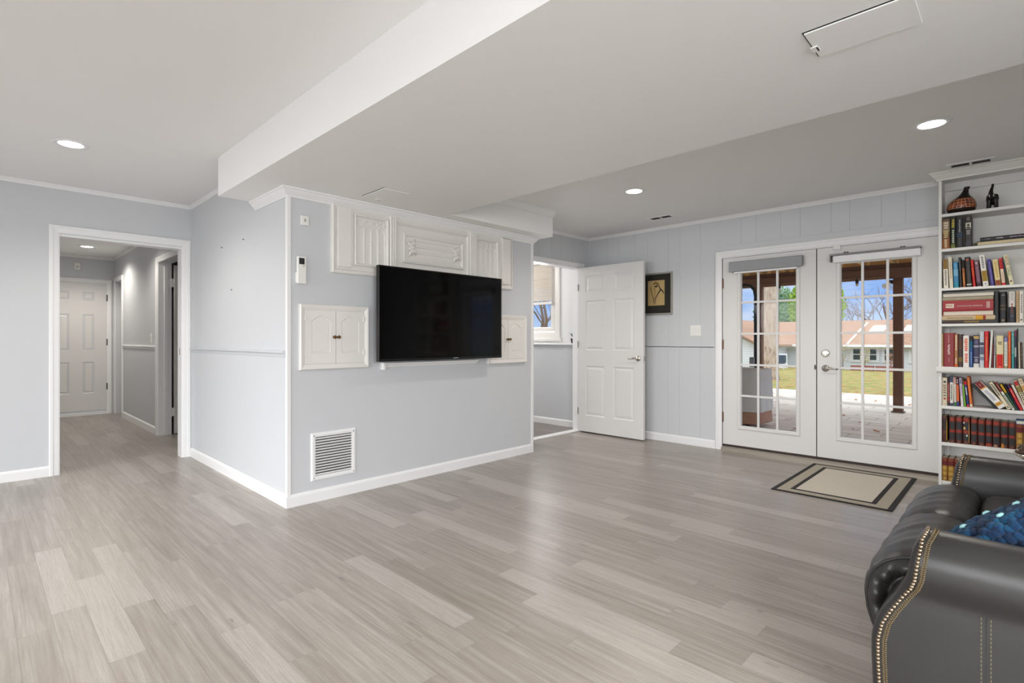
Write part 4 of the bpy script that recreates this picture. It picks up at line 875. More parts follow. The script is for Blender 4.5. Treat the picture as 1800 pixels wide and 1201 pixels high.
# fifth row, on the projecting ledge
g5 = 'books on the projecting ledge'; z = 0.9332
L5 = [(-0.4315, 0.006, 0.250, 0, (220, 196, 130), 'thin yellow booklet against the bookcase side on the ledge', (), ()),
 (-0.3945, 0.062, 0.257, 0, (140, 32, 34), 'very thick maroon book with white spine title on the ledge', (), [(0.36, 0.66, 0.2, (226, 200, 196), 8), (0.7, 0.94, 0.10, (206, 160, 156), 9), (0.14, 0.26, 0.06, (206, 160, 156), 3)]),
 (-0.352, 0.019, 0.249, 0, (176, 116, 74), 'orange-tan book with white lettering after the thick maroon one', [(0.0, 0.08, (206, 104, 40))], [(0.1, 0.28, 0.4, (236, 226, 212), 5), (0.5, 0.96, 0.45, (238, 228, 210), 10)]),
 (-0.3285, 0.025, 0.245, 0, (62, 36, 28), 'dark brown mottled book on the ledge', [(0.16, 0.3, (120, 96, 34)), (0.55, 0.85, (92, 54, 40))], ()),
 (-0.2955, 0.034, 0.236, 0, (238, 234, 224), 'white book with big orange lettering on the ledge', (), [(0.14, 0.44, 0.55, (226, 84, 34), 6), (0.5, 0.92, 0.55, (226, 84, 34), 7)]),
 (-0.2665, 0.018, 0.231, 0, (34, 78, 140), 'slim blue book with a dark top on the ledge', [(0.85, 1.0, (44, 30, 28)), (0.62, 0.85, (24, 92, 120))], [(0.08, 0.5, 0.3, (150, 180, 220), 6)]),
 (-0.238, 0.033, 0.240, 0, (54, 50, 86), 'navy book with pale bands and white foot on the ledge', [(0.0, 0.12, (226, 222, 214)), (0.62, 0.68, (168, 166, 180)), (0.30, 0.32, (180, 178, 190)), (0.88, 0.97, (196, 164, 92))], [(0.16, 0.27, 0.6, (160, 158, 172), 4), (0.74, 0.84, 0.6, (110, 108, 140), 2)]),
 (-0.2075, 0.024, 0.265, 0, (196, 202, 208), 'tall pale grey book with navy smudged picture spine', [(0.36, 0.58, (96, 104, 128)), (0.62, 0.7, (60, 66, 90)), (0.2, 0.3, (128, 138, 160))], ()),
 (-0.182, 0.022, 0.268, 0, (206, 24, 24), 'tall bright red book with gold script on the ledge', (), [(0.2, 0.85, 0.3, (226, 160, 90), 12)]),
 (-0.1635, 0.012, 0.274, 2.4, (232, 230, 222), 'tall white booklet leaning beside the bright red book', (), ()),
 (-0.1490, 0.008, 0.174, 1.2, (112, 30, 34), 'short thin dark red book behind the white booklet', (), ()),
 (-0.1385, 0.008, 0.226, 0.8, (200, 200, 200), 'thin grey-white book before the cream and red volume', (), [(0.4, 0.9, 0.4, (100, 100, 120), 7)]),
 (-0.1105, 0.038, 0.235, 0, (226, 212, 164), 'fat book with cream jacket top and plain red lower part', [(0.0, 0.42, (208, 22, 18))], [(0.72, 0.82, 0.6, (120, 104, 84), 3), (0.02, 0.06, 0.5, (240, 120, 100), 1), (0.09, 0.11, 0.7, (130, 10, 10), 1)]),
 (-0.079, 0.018, 0.220, 0, (226, 222, 206), 'cream book with a lavender top block on the ledge', [(0.86, 1.0, (130, 130, 186)), (0.0, 0.07, (160, 150, 110))], [(0.15, 0.8, 0.3, (150, 170, 190), 9)]),
 (-0.060, 0.015, 0.265, 0, (222, 92, 34), 'tall orange book on the ledge', (), [(0.45, 0.9, 0.3, (240, 170, 120), 9)]),
 (-0.042, 0.012, 0.264, 0, (64, 158, 156), 'tall teal book beside the orange one', [(0.4, 0.95, (130, 190, 186))], [(0.45, 0.9, 0.3, (60, 110, 110), 7)]),
 (-0.0290, 0.010, 0.272, 0, (56, 50, 84), 'tall slim purple-blue book next to the teal one', [(0.84, 1.0, (128, 60, 90)), (0.3, 0.55, (176, 186, 186))], ()),
 (-0.0185, 0.008, 0.283, 0, (34, 30, 24), 'tallest slim black book on the ledge', (), ()),
 (-0.0085, 0.007, 0.187, -0.8, (230, 220, 196), 'short thin cream booklet after the tall black book on the ledge', (), ()),
 (0.0035, 0.012, 0.187, -1.1, (66, 46, 34), 'short brown book at the visible end of the ledge row', (), [(0.3, 0.9, 0.2, (150, 120, 80), 4)])]
for x, t, h, a, c, lb, bs, ds in L5: book(x, z, t, h, a, c, lb, g5, bs, ds, dep=0.175)
# sixth row, below the ledge
g6 = 'paperbacks below the ledge'; z = 0.635
L6 = [(-0.4195, 0.030, 0.214, 0, (220, 208, 180), 'cream paperback with large letters, first below the ledge', (), [(0.80, 0.9, 0.6, (60, 54, 50), 1), (0.42, 0.76, 0.6, (150, 130, 110), 4), (0.33, 0.39, 0.6, (70, 92, 70), 1), (0.2, 0.3, 0.5, (170, 54, 48), 1), (0.04, 0.06, 0.3, (60, 50, 40), 1)]),
 (-0.3965, 0.013, 0.217, 0, (120, 40, 36), 'dark red slim book with a black top, second below the ledge', [(0.82, 1.0, (30, 28, 28)), (0.0, 0.12, (44, 44, 60))], [(0.3, 0.76, 0.5, (196, 120, 110), 7), (0.18, 0.28, 0.6, (220, 60, 50), 1)]),
 (-0.3785, 0.020, 0.224, 0, (234, 230, 220), 'white book with navy head and foot below the ledge', [(0.80, 1.0, (66, 72, 102)), (0.0, 0.1, (66, 72, 102))], [(0.2, 0.74, 0.4, (50, 56, 60), 9)]),
 (-0.357, 0.015, 0.219, -1.0, (230, 222, 206), 'slim white book with a green foot below the ledge', [(0.75, 1.0, (206, 160, 146)), (0.0, 0.14, (66, 120, 90))], [(0.2, 0.7, 0.3, (150, 150, 150), 9)]),
 (-0.340, 0.013, 0.216, -1.6, (230, 104, 54), 'slim coral orange book with a dark head below the ledge', [(0.76, 1.0, (44, 34, 44)), (0.0, 0.18, (44, 70, 130))], [(0.8, 0.95, 0.4, (220, 214, 220), 2)]),
 (-0.3165, 0.015, 0.216, -3.3, (208, 190, 214), 'pale lilac book leaning slightly below the ledge', [(0.78, 0.97, (170, 178, 206)), (0.0, 0.35, (226, 222, 226))], [(0.8, 0.94, 0.5, (40, 40, 60), 2), (0.4, 0.72, 0.3, (166, 130, 180), 6)]),
 (-0.3005, 0.010, 0.205, -4.1, (128, 184, 62), 'thin lime green book below the ledge', [(0.82, 1.0, (110, 70, 60))], ()),
 (-0.2835, 0.015, 0.194, -5.0, (42, 42, 110), 'blue book with red head and foot below the ledge', [(0.85, 1.0, (196, 34, 40)), (0.0, 0.08, (206, 50, 60))], [(0.46, 0.76, 0.55, (236, 236, 240), 7)]),
 (-0.2655, 0.015, 0.226, -4.8, (226, 116, 44), 'tall orange paperback with its dark cover side showing', [(0.02, 0.10, (238, 226, 206))], [(0.3, 0.95, 0.25, (240, 150, 90), 8)])]
for x, t, h, a, c, lb, bs, ds in L6: book(x, z, t, h, a, c, lb, g6, bs, ds, dep=0.175)
L6b = [(-0.1335, 0.014, 0.212, -38.5, (24, 40, 34), 'dark green book leaning far over under the big white manual', (), ()),
 (-0.1135, 0.042, 0.222, -37.8, (238, 236, 230), 'big white manual with a maroon head leaning steeply below the ledge', [(0.78, 1.0, (122, 22, 24)), (0.10, 0.20, (206, 148, 30)), (0.74, 0.78, (224, 160, 60))], [(0.28, 0.68, 0.5, (176, 176, 190), 8), (0.82, 0.95, 0.08, (220, 150, 140), 1)]),
 (-0.070, 0.020, 0.212, -28.0, (230, 216, 186), 'leaning cream book with green-black lettering below the ledge', (), [(0.5, 0.95, 0.5, (60, 70, 54), 9), (0.04, 0.12, 0.5, (70, 60, 54), 2)]),
 (-0.0445, 0.0135, 0.212, -26.6, (232, 228, 214), 'leaning white book with a maroon head below the ledge', [(0.66, 1.0, (124, 26, 26))], [(0.05, 0.55, 0.5, (60, 90, 60), 9), (0.72, 0.95, 0.2, (226, 190, 180), 7)]),
 (-0.0280, 0.0130, 0.200, -25.0, (24, 72, 44), 'leaning dark green book with a yellow head below the ledge', [(0.66, 0.98, (206, 158, 30))], ()),
 (-0.0140, 0.0075, 0.195, -23.0, (32, 30, 58), 'leaning thin navy book below the ledge', (), ()),
 (-0.0050, 0.0165, 0.190, -21.6, (200, 22, 34), 'leaning bright red book below the ledge', [(0.86, 1.0, (34, 30, 70))], [(0.5, 0.8, 0.4, (240, 150, 130), 6)]),
 (0.0140, 0.0135, 0.190, -20.2, (230, 222, 208), 'leaning pale pink-white book right of the red one below the ledge', (), [(0.2, 0.7, 0.3, (200, 120, 110), 8)]),
 (0.0300, 0.0190, 0.222, -18.6, (232, 220, 186), 'leaning cream book with a red and white head below the ledge', [(0.82, 0.97, (186, 24, 28)), (0.6, 0.8, (150, 130, 60))], [(0.2, 0.6, 0.5, (80, 70, 70), 6)]),
 (0.0520, 0.0230, 0.236, -17.6, (230, 214, 180), 'leaning tall cream book with a tan label below the ledge', [(0.62, 0.78, (206, 156, 84))], [(0.82, 0.96, 0.5, (170, 150, 130), 3)]),
 (0.0780, 0.0230, 0.226, -16.5, (222, 128, 76), 'leaning orange book at the visible end below the ledge', (), ())]
for x, t, h, a, c, lb, bs, ds in L6b: book(x, z, t, h, a, c, lb, g6, bs, ds, dep=0.165, bl=True)
# seventh row: old leather volumes
g7 = 'old leather volumes'; z = 0.356
LE = (84, 40, 28); RB = (150, 52, 36); DKB = (46, 46, 48)
ords = ['first', 'second', 'third', 'fourth', 'fifth', 'sixth', 'seventh', 'eighth', 'ninth', 'tenth']
ext = ['worn old leather volume with a flaking gilt edge against the bookcase side', 'old leather volume with red bands, second from the bookcase side', 'old leather volume with a faded red band, third from the bookcase side', 'old leather volume with white chips on its spine, fourth from the bookcase side', 'old leather volume with two red bands, fifth from the bookcase side', 'old leather volume, sixth from the bookcase side',
       'old leather volume with a bright red foot, seventh from the bookcase side', 'old leather volume with a scuffed pale foot, eighth from the bookcase side', 'old leather volume with an orange torn corner, ninth from the bookcase side', 'old leather volume with clean red band, tenth and next to the gilt ones']
for i, (x, t, h) in enumerate([(-0.4195, 0.031, 0.202), (-0.3745, 0.035, 0.197), (-0.3355, 0.037, 0.200), (-0.294, 0.038, 0.200), (-0.2505, 0.036, 0.196), (-0.2095, 0.038, 0.194), (-0.1695, 0.034, 0.194), (-0.129, 0.038, 0.193), (-0.0855, 0.037, 0.191), (-0.0465, 0.034, 0.189)]):
    bs = [(0.84, 0.97, RB), (0.52, 0.80, DKB), (0.40, 0.52, RB), (0.12, 0.40, DKB)]
    ds = [(0.0, 0.10, 0.5, (128, 78, 60), 2)]
    if i == 0: bs = [(0.45, 0.9, (40, 32, 30)), (0.0, 0.3, (70, 30, 24))]; ds = []
    if i == 6: bs.append((0.01, 0.17, (176, 60, 38)))
    b_ = book(x, z, t, h, 0, LE, ext[i], g7, bs, ds, dep=0.16, round_=0.008)
    mb = MB()
    for zz in (0.12, 0.40, 0.52, 0.82): mb.tube([(-t / 2, -0.001, zz * h), (-t / 4, -0.0078, zz * h), (0, -0.009, zz * h), (t / 4, -0.0078, zz * h), (t / 2, -0.001, zz * h)], 0.0016, 6)
    mb.build('raised_band', cloth((104, 44, 30)), b_, local=True)['kind'] = 'stuff'
    chip = {0: [(0.013, 0.5, 0.0022, 0.09, (196, 150, 40))], 3: [(-0.013, 0.80, 0.0035, 0.006, WH), (-0.010, 0.60, 0.006, 0.011, (214, 176, 110)), (0.004, 0.33, 0.004, 0.008, WH), (0.016, 0.5, 0.0016, 0.09, (206, 160, 90))], 7: [(-0.004, 0.06, 0.010, 0.010, (176, 130, 104))], 8: [(-0.010, 0.10, 0.008, 0.016, (206, 132, 36))]}.get(i, [])
    for u, zz, w, hh, c in chip:
        q = max(-1, min(1, u / (t / 2))); yy = -0.008 * math.sqrt(max(0, 1 - q * q)) - 0.0012
        MB().prism([(u - w, zz * h - hh), (u + w * 0.8, zz * h - hh), (u + w, zz * h + hh * 0.3), (u - w * 0.2, zz * h + hh), (u - w, zz * h + hh * 0.5)], yy - 0.0004, yy + 0.002, 'y').build('worn_patch', ink(c), b_, local=True)
def gilt(x, z, t, h, label, grp):
    b_ = book(x, z, t, h, 0, (110, 44, 26), label, grp, [(0.68, 0.86, (104, 22, 26)), (0.44, 0.67, (176, 134, 46)), (0.22, 0.43, (176, 134, 46)), (0.0, 0.21, (150, 108, 40)), (0.88, 0.99, (134, 64, 34))], (), dep=0.16, round_=0.006)
    for c in (0.555, 0.325, 0.10):
        mb = MB(); rg = [(0.30 * t * math.cos(2 * PI * k / 14), -0.0072, c * h + 0.055 * h * math.sin(2 * PI * k / 14)) for k in range(15)]
        mb.tube(rg, 0.0013, 5); mb.ball((0, -0.0066, c * h), (0.004, 0.001, 0.005)); mb.build('gilt_ornament', ink((222, 190, 110)), b_, local=True)
    return b_
gilt(-0.008, z, 0.036, 0.181, 'gilt decorated book directly after the ten leather volumes', 'gilt books on the leather row')
gilt(0.0305, z, 0.035, 0.182, 'gilt decorated book, second after the leather volumes', 'gilt books on the leather row')
gilt(0.069, z, 0.036, 0.182, 'gilt decorated book, third after the leather volumes', 'gilt books on the leather row')
b_ = MB().box(-0.026, 0.125, 5.17, 5.30, 0.5385, 0.5415).box(-0.026, 0.125, 5.17, 5.30, 0.561, 0.564).box(-0.026, -0.0235, 5.17, 5.30, 0.5415, 0.561).build('book', cloth((92, 136, 180)), weld=False)
MB().box(-0.0234, 0.122, 5.174, 5.297, 0.5416, 0.5609).build('page_block', PAGE, b_); tag(b_, 'pale blue book lying across the tops of the gilt books', 'book')
for i, (x, t) in enumerate(((-0.4185, 0.033), (-0.382, 0.037), (-0.343, 0.037))):
    gilt(x, 0.062, t, 0.172, ['gilt maroon-topped book against the side on the bottom shelf', 'gilt maroon-topped book, second on the bottom shelf', 'gilt maroon-topped book, third on the bottom shelf, half hidden by the sofa arm'][i], 'gilt books on the bottom shelf')

# ------------------------------------------------------------------ vase and elephant
m, g, b = new_mat('giraffe_lacquer')
tc = g.n('ShaderNodeTexCoord').outputs['Object']; p = g.sep(tc)
ang = g.m('ARCTAN2', p[1], p[0])
vec = g.comb(g.m('MULTIPLY', ang, 3.5), g.m('MULTIPLY', p[2], 48.0), 0.0)
vo = g.n('ShaderNodeTexVoronoi', feature='DISTANCE_TO_EDGE'); vo.voronoi_dimensions = '2D'; g.put(vo.inputs['Vector'], vec); vo.inputs['Scale'].default_value = 1.0; vo.inputs['Randomness'].default_value = 0.45
ln = g.m('LESS_THAN', vo.outputs['Distance'], 0.055)
nz = g.noise(tc, 22, 2)
cell = g.ramp(nz, [(0.35, (86, 28, 14)), (0.62, (150, 66, 24))])
body = g.mix(ln, cell, rgb((226, 180, 146)))
band = g.m('MULTIPLY', g.m('GREATER_THAN', p[2], 0.036), g.m('LESS_THAN', p[2], 0.112))
g.put(b.inputs['Base Color'], g.mix(band, g.mix(nz, rgb((22, 14, 12)), rgb((36, 22, 16))), body)); b.inputs['Roughness'].default_value = 0.28
vz = 2.099
va = thing('vase', (-0.328, 5.268, vz), 'round terracotta vase with net pattern and dark neck on the top shelf', 'vase')
prof = [(0, 0), (0.050, 0), (0.070, 0.008), (0.083, 0.028), (0.0885, 0.050), (0.0855, 0.074), (0.074, 0.098), (0.055, 0.118), (0.037, 0.134), (0.025, 0.152), (0.0185, 0.170), (0.0165, 0.186), (0.0185, 0.198), (0.018, 0.202), (0.013, 0.200), (0.012, 0.17), (0, 0.168)]
MB().lathe(prof, (0, 0, 0), 48, T=lambda x, y, z: (-0.328 + x + 0.032 * max(0, (z - 0.06) / 0.138) ** 1.3, 5.268 + y, vz + z)).build('body', m, va, smooth=True)
EB = M('ebony', (16, 15, 15), 0.32, var=0.1, bump=0.1)
el = thing('elephant_figurine', (-0.152, 5.25, vz), 'small black elephant figurine with raised trunk on the top shelf', 'figurine')
ex, ey = -0.152, 5.25
mb = MB()
mb.ball((ex, ey + 0.025, vz + 0.074), (0.031, 0.048, 0.034), 14, 10); mb.ball((ex - 0.004, ey - 0.024, vz + 0.094), (0.024, 0.024, 0.027), 14, 10)
for sx in (-1, 1):
    for dy in (-0.014, 0.052): mb.tube([(ex + sx * 0.021, ey + dy, vz), (ex + sx * 0.021, ey + dy, vz + 0.008), (ex + sx * 0.020, ey + dy, vz + 0.03), (ex + sx * 0.017, ey + dy, vz + 0.075)], [0.0145, 0.013, 0.0125, 0.015], 10)
mb.tube([(ex - 0.005, ey - 0.034, vz + 0.098), (ex - 0.008, ey - 0.046, vz + 0.114), (ex - 0.005, ey - 0.044, vz + 0.138), (ex + 0.001, ey - 0.036, vz + 0.162), (ex + 0.004, ey - 0.036, vz + 0.184)], [0.018, 0.0145, 0.0110, 0.0082, 0.0070], 10)
eb = mb.build('body', EB, el, smooth=True, weld=False)
md = eb.modifiers.new('fuse', 'REMESH'); md.mode = 'VOXEL'; md.voxel_size = 0.0022; md.use_smooth_shade = True
for sx in (-1, 1):
    EAR = ((0.0, 0.106), (0.5, 0.116), (0.95, 0.104), (1.05, 0.078), (0.85, 0.050), (0.55, 0.046), (0.2, 0.066))
    MB().loops([[(ex + sx * (0.010 + 0.024 * q), ey - 0.018 + dd + 0.012 * q, vz + zz) for q, zz in EAR] for dd in (0.0, 0.006)]).build('ear', EB, el, bevel=0.002)
    MB().tube([(ex - 0.004 + sx * 0.011, ey - 0.044, vz + 0.090), (ex - 0.004 + sx * 0.012, ey - 0.058, vz + 0.095), (ex - 0.004 + sx * 0.011, ey - 0.065, vz + 0.103)], [0.0035, 0.003, 0.0015], 8).build('tusk', M('ivory', (230, 226, 212), 0.35), el, smooth=True)
# ------------------------------------------------------------------ leather loveseat
def leather(name, col, rough=0.35):
    m, g, b = new_mat(name); tc = g.n('ShaderNodeTexCoord').outputs['Object']
    f = g.noise(tc, 4.0, 4, 0.6); c = rgb(col)
    g.put(b.inputs['Base Color'], g.mix(f, tuple(x * 0.82 for x in c[:3]) + (1,), tuple(x * 1.2 for x in c[:3]) + (1,)))
    vo = g.n('ShaderNodeTexVoronoi', feature='DISTANCE_TO_EDGE'); g.put(vo.inputs['Vector'], tc); vo.inputs['Scale'].default_value = 620
    cr = g.n('ShaderNodeMapping'); cr.inputs['Scale'].default_value = (3.0, 14.0, 6.0); g.put(cr.inputs[0], tc)
    hh = g.m('ADD', g.m('MULTIPLY', vo.outputs['Distance'], 0.5), g.m('MULTIPLY', g.noise(cr.outputs[0], 3.0, 3, 0.5), 0.9))
    g.put(b.inputs['Normal'], g.bump(hh, 0.10, 0.004)); g.put(b.inputs['Roughness'], g.m('ADD', rough - 0.08, g.m('MULTIPLY', f, 0.16)))
    b.inputs['Specular IOR Level'].default_value = 0.5
    return m
LEA = leather('grey_leather', (43, 42, 41)); LEAD = leather('grey_leather_seam', (34, 33, 32))
NAILM = M('antique_nails', (168, 150, 128), 0.28, 1.0, var=0.15, scale=60); BRAID = M('braid', (104, 88, 62), 0.55, 0.2, var=0.3, scale=300); THR = M('tan_thread', (112, 104, 80), 0.8)
so = thing('loveseat', (0.30, 2.445, 0.0), 'dark grey leather loveseat with nailhead trimmed rolled arms', 'sofa')
AP = [(0.012, 0.06), (0.012, 0.30), (0.010, 0.48), (0.013, 0.545), (0.030, 0.592), (0.058, 0.618), (0.090, 0.626), (0.122, 0.620), (0.148, 0.602), (0.167, 0.574), (0.176, 0.540), (0.174, 0.508), (0.164, 0.482), (0.156, 0.466), (0.1535, 0.455), (0.1545, 0.440), (0.156, 0.40), (0.156, 0.30), (0.156, 0.18), (0.156, 0.06)]
FR = [(0.00, -0.290), (0.18, -0.300), (0.256, -0.303), (0.312, -0.303), (0.36, -0.293), (0.40, -0.274), (0.446, -0.248), (0.475, -0.230), (0.505, -0.220), (0.561, -0.213), (0.60, -0.208), (0.63, -0.194)]
def xfront(z):
    for (a, xa), (b, xb) in zip(FR, FR[1:]):
        if z <= b: return xa + (xb - xa) * (z - a) / (b - a)
    return FR[-1][1]
def resample(P, n):
    L = [0]
    for a, b in zip(P, P[1:]): L.append(L[-1] + math.hypot(b[0] - a[0], b[1] - a[1]))
    out = []
    for i in range(n + 1):
        t = L[-1] * i / n; k = max(j for j in range(len(L)) if L[j] <= t + 1e-9); k = min(k, len(P) - 2); f = (t - L[k]) / (L[k + 1] - L[k])
        out.append((P[k][0] + (P[k + 1][0] - P[k][0]) * f, P[k][1] + (P[k + 1][1] - P[k][1]) * f))
    return out
APS = resample(AP, 72)
def arm(yin, s):        # yin = inner face, s = outward direction (-1 towards the viewpoint side)
    T = lambda x, q, z: (x, yin + s * q, z)
    rr = 0.022; cz, cq = 0.33, 0.084
    rows = []
    def nrm(i):
        a = APS[max(i - 1, 0)]; b = APS[min(i + 1, len(APS) - 1)]; d = math.hypot(b[0] - a[0], b[1] - a[1]); return ((b[1] - a[1]) / d, -(b[0] - a[0]) / d)
    N = [nrm(i) for i in range(len(APS))]      # points to the inside for this winding? sign fixed below
    sg = -1 if (APS[36][0] + N[36][0] * 0.01, )[0] is None else 1
    top = APS[24]; sgn = 1   # make normals point inward (down at the top)
    for t in (0.0, 0.12, 0.3, 0.55, 0.8, 1.0):
        ins = rr * (1 - math.sqrt(max(0, 1 - (1 - t) ** 2)))
        rows.append([(xfront(z) + rr * t, q + sgn * n[0] * ins, z + sgn * n[1] * ins) for (q, z), n in zip(APS, N)])
    for x in (-0.10, 0.05, 0.20, 0.40, 0.60, 0.74): rows.append([(max(x, xfront(z) + rr + 0.01), q, z) for q, z in APS])
    mb = MB(); n = len(APS)
    vs = [p for r in rows for p in r]; fs = [(a * n + i, a * n + i + 1, (a + 1) * n + i + 1, (a + 1) * n + i) for a in range(len(rows) - 1) for i in range(n - 1)]
    mb.add(vs, fs, T)
    fr = rows[0]; h = n // 2                                # front face: ladder between the two sides
    for i in range(h):
        mb.add([fr[i], fr[i + 1], fr[n - 2 - i], fr[n - 1 - i]], [(0, 1, 2, 3)], T)
    bk = rows[-1]
    for i in range(h): mb.add([bk[i], bk[i + 1], bk[n - 2 - i], bk[n - 1 - i]], [(0, 1, 2, 3)], T)
    a_ = mb.build('arm', LEA, so, smooth=True)
    md = a_.modifiers.new('crease', 'EDGE_SPLIT'); md.split_angle = R(60)
    mb = MB(); bd = MB(); L = resample(APS[16:], 130 * 2)
    for sd in (0, 1):
        path = resample(APS[34:], 62) if sd == 0 else resample(APS[:38][::-1], 58)
        for i, (q, z) in enumerate(path):
            x = xfront(z) + (0.0195 if z < 0.6 else 0.016)
            mb.ball(T(x, q, z), (0.0056, 0.0056, 0.0056), 8, 5)
        path2 = resample(APS[34:], 108) if sd == 0 else resample(APS[:38][::-1], 100)
        for i, (q, z) in enumerate(path2):
            x = xfront(z) + 0.0335
            for dx in (-0.0028, 0.0028):
                e = 0.0022 if dx > 0 else -0.0022
                bd.tube([T(x + dx - 0.0024, q, z + 0.0026), T(x + dx + 0.0024, q, z - 0.0022)] if dx < 0 else [T(x + dx + 0.0024, q, z + 0.0026), T(x + dx - 0.0024, q, z - 0.0022)], 0.0021, 5)
    mb.build('nailhead_trim', NAILM, a_, smooth=True, weld=False)['kind'] = 'stuff'
    bd.build('braid_trim', BRAID, a_, smooth=True, weld=False)['kind'] = 'stuff'
    # upright seam on the outer panel: two rows of tan stitches beside a groove
    stc = MB()
    for dx in (-0.009, 0.009):
        z = 0.075
        while z < 0.445:
            stc.box(-0.062 + dx - 0.001, -0.062 + dx + 0.001, 0.1555, 0.1572, z, z + 0.0065, T); z += 0.0105
    stc.build('stitching', THR, a_, weld=False)['kind'] = 'stuff'
    MB().box(-0.0632, -0.0608, 0.1550, 0.1566, 0.062, 0.45, T).build('seam', LEAD, a_)
arm(1.90, -1); arm(2.99, 1)
# seats: a seat pad behind a rolled front pad, each with a gathered end
FP = [(-0.118, 0.462), (-0.128, 0.490), (-0.150, 0.508), (-0.190, 0.518), (-0.230, 0.517), (-0.268, 0.506), (-0.305, 0.484), (-0.335, 0.450), (-0.352, 0.408), (-0.358, 0.362), (-0.353, 0.315), (-0.340, 0.272), (-0.322, 0.230), (-0.300, 0.180), (-0.285, 0.13)]
FPS = resample(FP, 48)
def normal2(P, i):
    a = P[max(i - 1, 0)]; b = P[min(i + 1, len(P) - 1)]; d = math.hypot(b[0] - a[0], b[1] - a[1]); return (-(b[1] - a[1]) / d * -1, (b[0] - a[0]) / d * -1)
def front_pad(y0, y1):
    mb = MB(); n = len(FPS); C = (-0.215, 0.36); rows = []
    def puff(t, i):
        u = abs(2 * t - 1); edge = -0.016 * u ** 9
        w = 0.0028 * math.sin(26 * t + 0.35 * i) * math.sin(9 * t + 1.0 + 0.12 * i) * (1 - u ** 4)
        seam = -0.0055 * math.exp(-((i - 24) / 1.0) ** 2) * (1 - u ** 8)
        return edge + w + seam
    m = 30
    for j in range(m + 1):
        t = j / m; y = y0 + (y1 - y0) * t; r = []
        for i, (x, z) in enumerate(FPS):
            nx, nz = normal2(FPS, i); k = puff(t, i)
            r.append((x + nx * k, y, z + nz * k))
        rows.append(r)
    vs = [p for r in rows for p in r]
    mb.add(vs, [(a * n + i, a * n + i + 1, (a + 1) * n + i + 1, (a + 1) * n + i) for a in range(m) for i in range(n - 1)])
    for base, d in ((rows[0], 1), (rows[-1], -1)):         # gathered ends
        rg = [base]
        for f, dy, wr in ((0.95, -0.010, 0.002), (0.87, -0.018, 0.007), (0.77, -0.019, 0.011), (0.68, -0.008, 0.011), (0.62, 0.010, 0.006), (0.585, 0.022, 0.0), (0.54, 0.004, 0), (0.44, -0.012, 0), (0.26, -0.020, 0), (0.08, -0.022, 0)):
            rg.append([(C[0] + (p[0] - C[0]) * f, p[1] + d * (dy + wr * math.sin(i * 0.83 + 0.6 + 0.5 * math.sin(i * 0.31))), C[1] + (p[2] - C[1]) * f) for i, p in enumerate(base)])
        vs = [p for r in rg for p in r]
        mb.add(vs, [(a * n + i, a * n + i + 1, (a + 1) * n + i + 1, (a + 1) * n + i) for a in range(len(rg) - 1) for i in range(n - 1)])
    o = mb.build('front_pad', LEA, so, smooth=True)
    for base in (rows[0], rows[-1]):
        w = MB(); w.tube([base[i] for i in range(4, n)], 0.0045, 6); w.build('welt', LEAD, o, smooth=True)
    s = MB(); i = 24; (x, z) = FPS[i]
    return o
def seat_pad(y0, y1):
    mb = MB(); P = [(-0.118, 0.455), (-0.108, 0.488), (-0.085, 0.503), (-0.03, 0.510), (0.10, 0.512), (0.25, 0.505), (0.40, 0.495), (0.47, 0.48), (0.50, 0.44)]; P = resample(P, 30); n = len(P); m = 26; rows = []
    for j in range(m + 1):
        t = j / m; u = abs(2 * t - 1); y = y0 + (y1 - y0) * t
        rows.append([(x, y, z - 0.035 * u ** 7 - 0.0045 * math.exp(-((x + 0.012) / 0.006) ** 2)) for x, z in P])
    mb.add([p for r in rows for p in r], [(a * n + i, a * n + i + 1, (a + 1) * n + i + 1, (a + 1) * n + i) for a in range(m) for i in range(n - 1)])
    for r in (rows[0], rows[-1]):
        q = [(p[0], p[1], 0.30) for p in r]; mb.add(r + q, [(i, i + 1, n + i + 1, n + i) for i in range(n - 1)])
    o = mb.build('seat_pad', LEA, so, smooth=True)
    s = MB(); k = 0; y = y0 + 0.05
    while y < y1 - 0.05:
        t = (y - y0) / (y1 - y0); z = 0.5118 - 0.035 * abs(2 * t - 1) ** 7
        s.box(-0.002, 0.0005, y, y + 0.009, z - 0.001, z + 0.0006); y += 0.014
    s.build('stitching', THR, o, weld=False)['kind'] = 'stuff'
for a, b in ((1.915, 2.444), (2.446, 2.975)): front_pad(a, b); seat_pad(a, b)
MB().box(-0.262, 0.70, 1.905, 2.985, 0.06, 0.40).build('base_frame', LEAD, so, bevel=0.02)
for a, b in ((1.92, 2.44), (2.45, 2.97)):
    mb = MB()
    mb.loops([[(x, y, z) for x, z in ((0.40, 0.47), (0.36, 0.60), (0.37, 0.80), (0.44, 0.93), (0.56, 0.95), (0.64, 0.85), (0.62, 0.47))] for y in (a, a + 0.03, (a + b) / 2, b - 0.03, b)])
    mb.build('back_cushion', LEA, so, bevel=0.03, smooth=False)
MB().box(0.60, 0.76, 1.905, 2.985, 0.06, 0.90).build('back_frame', LEA, so, bevel=0.03)
for x in (-0.24, 0.68):
    for y in (1.80, 3.09): MB().lathe([(0, 0), (0.020, 0), (0.028, 0.03), (0.030, 0.062), (0, 0.062)], (x, y, 0), 12).build('foot', M('dark_wood', (46, 34, 26), 0.4), so, smooth=True)

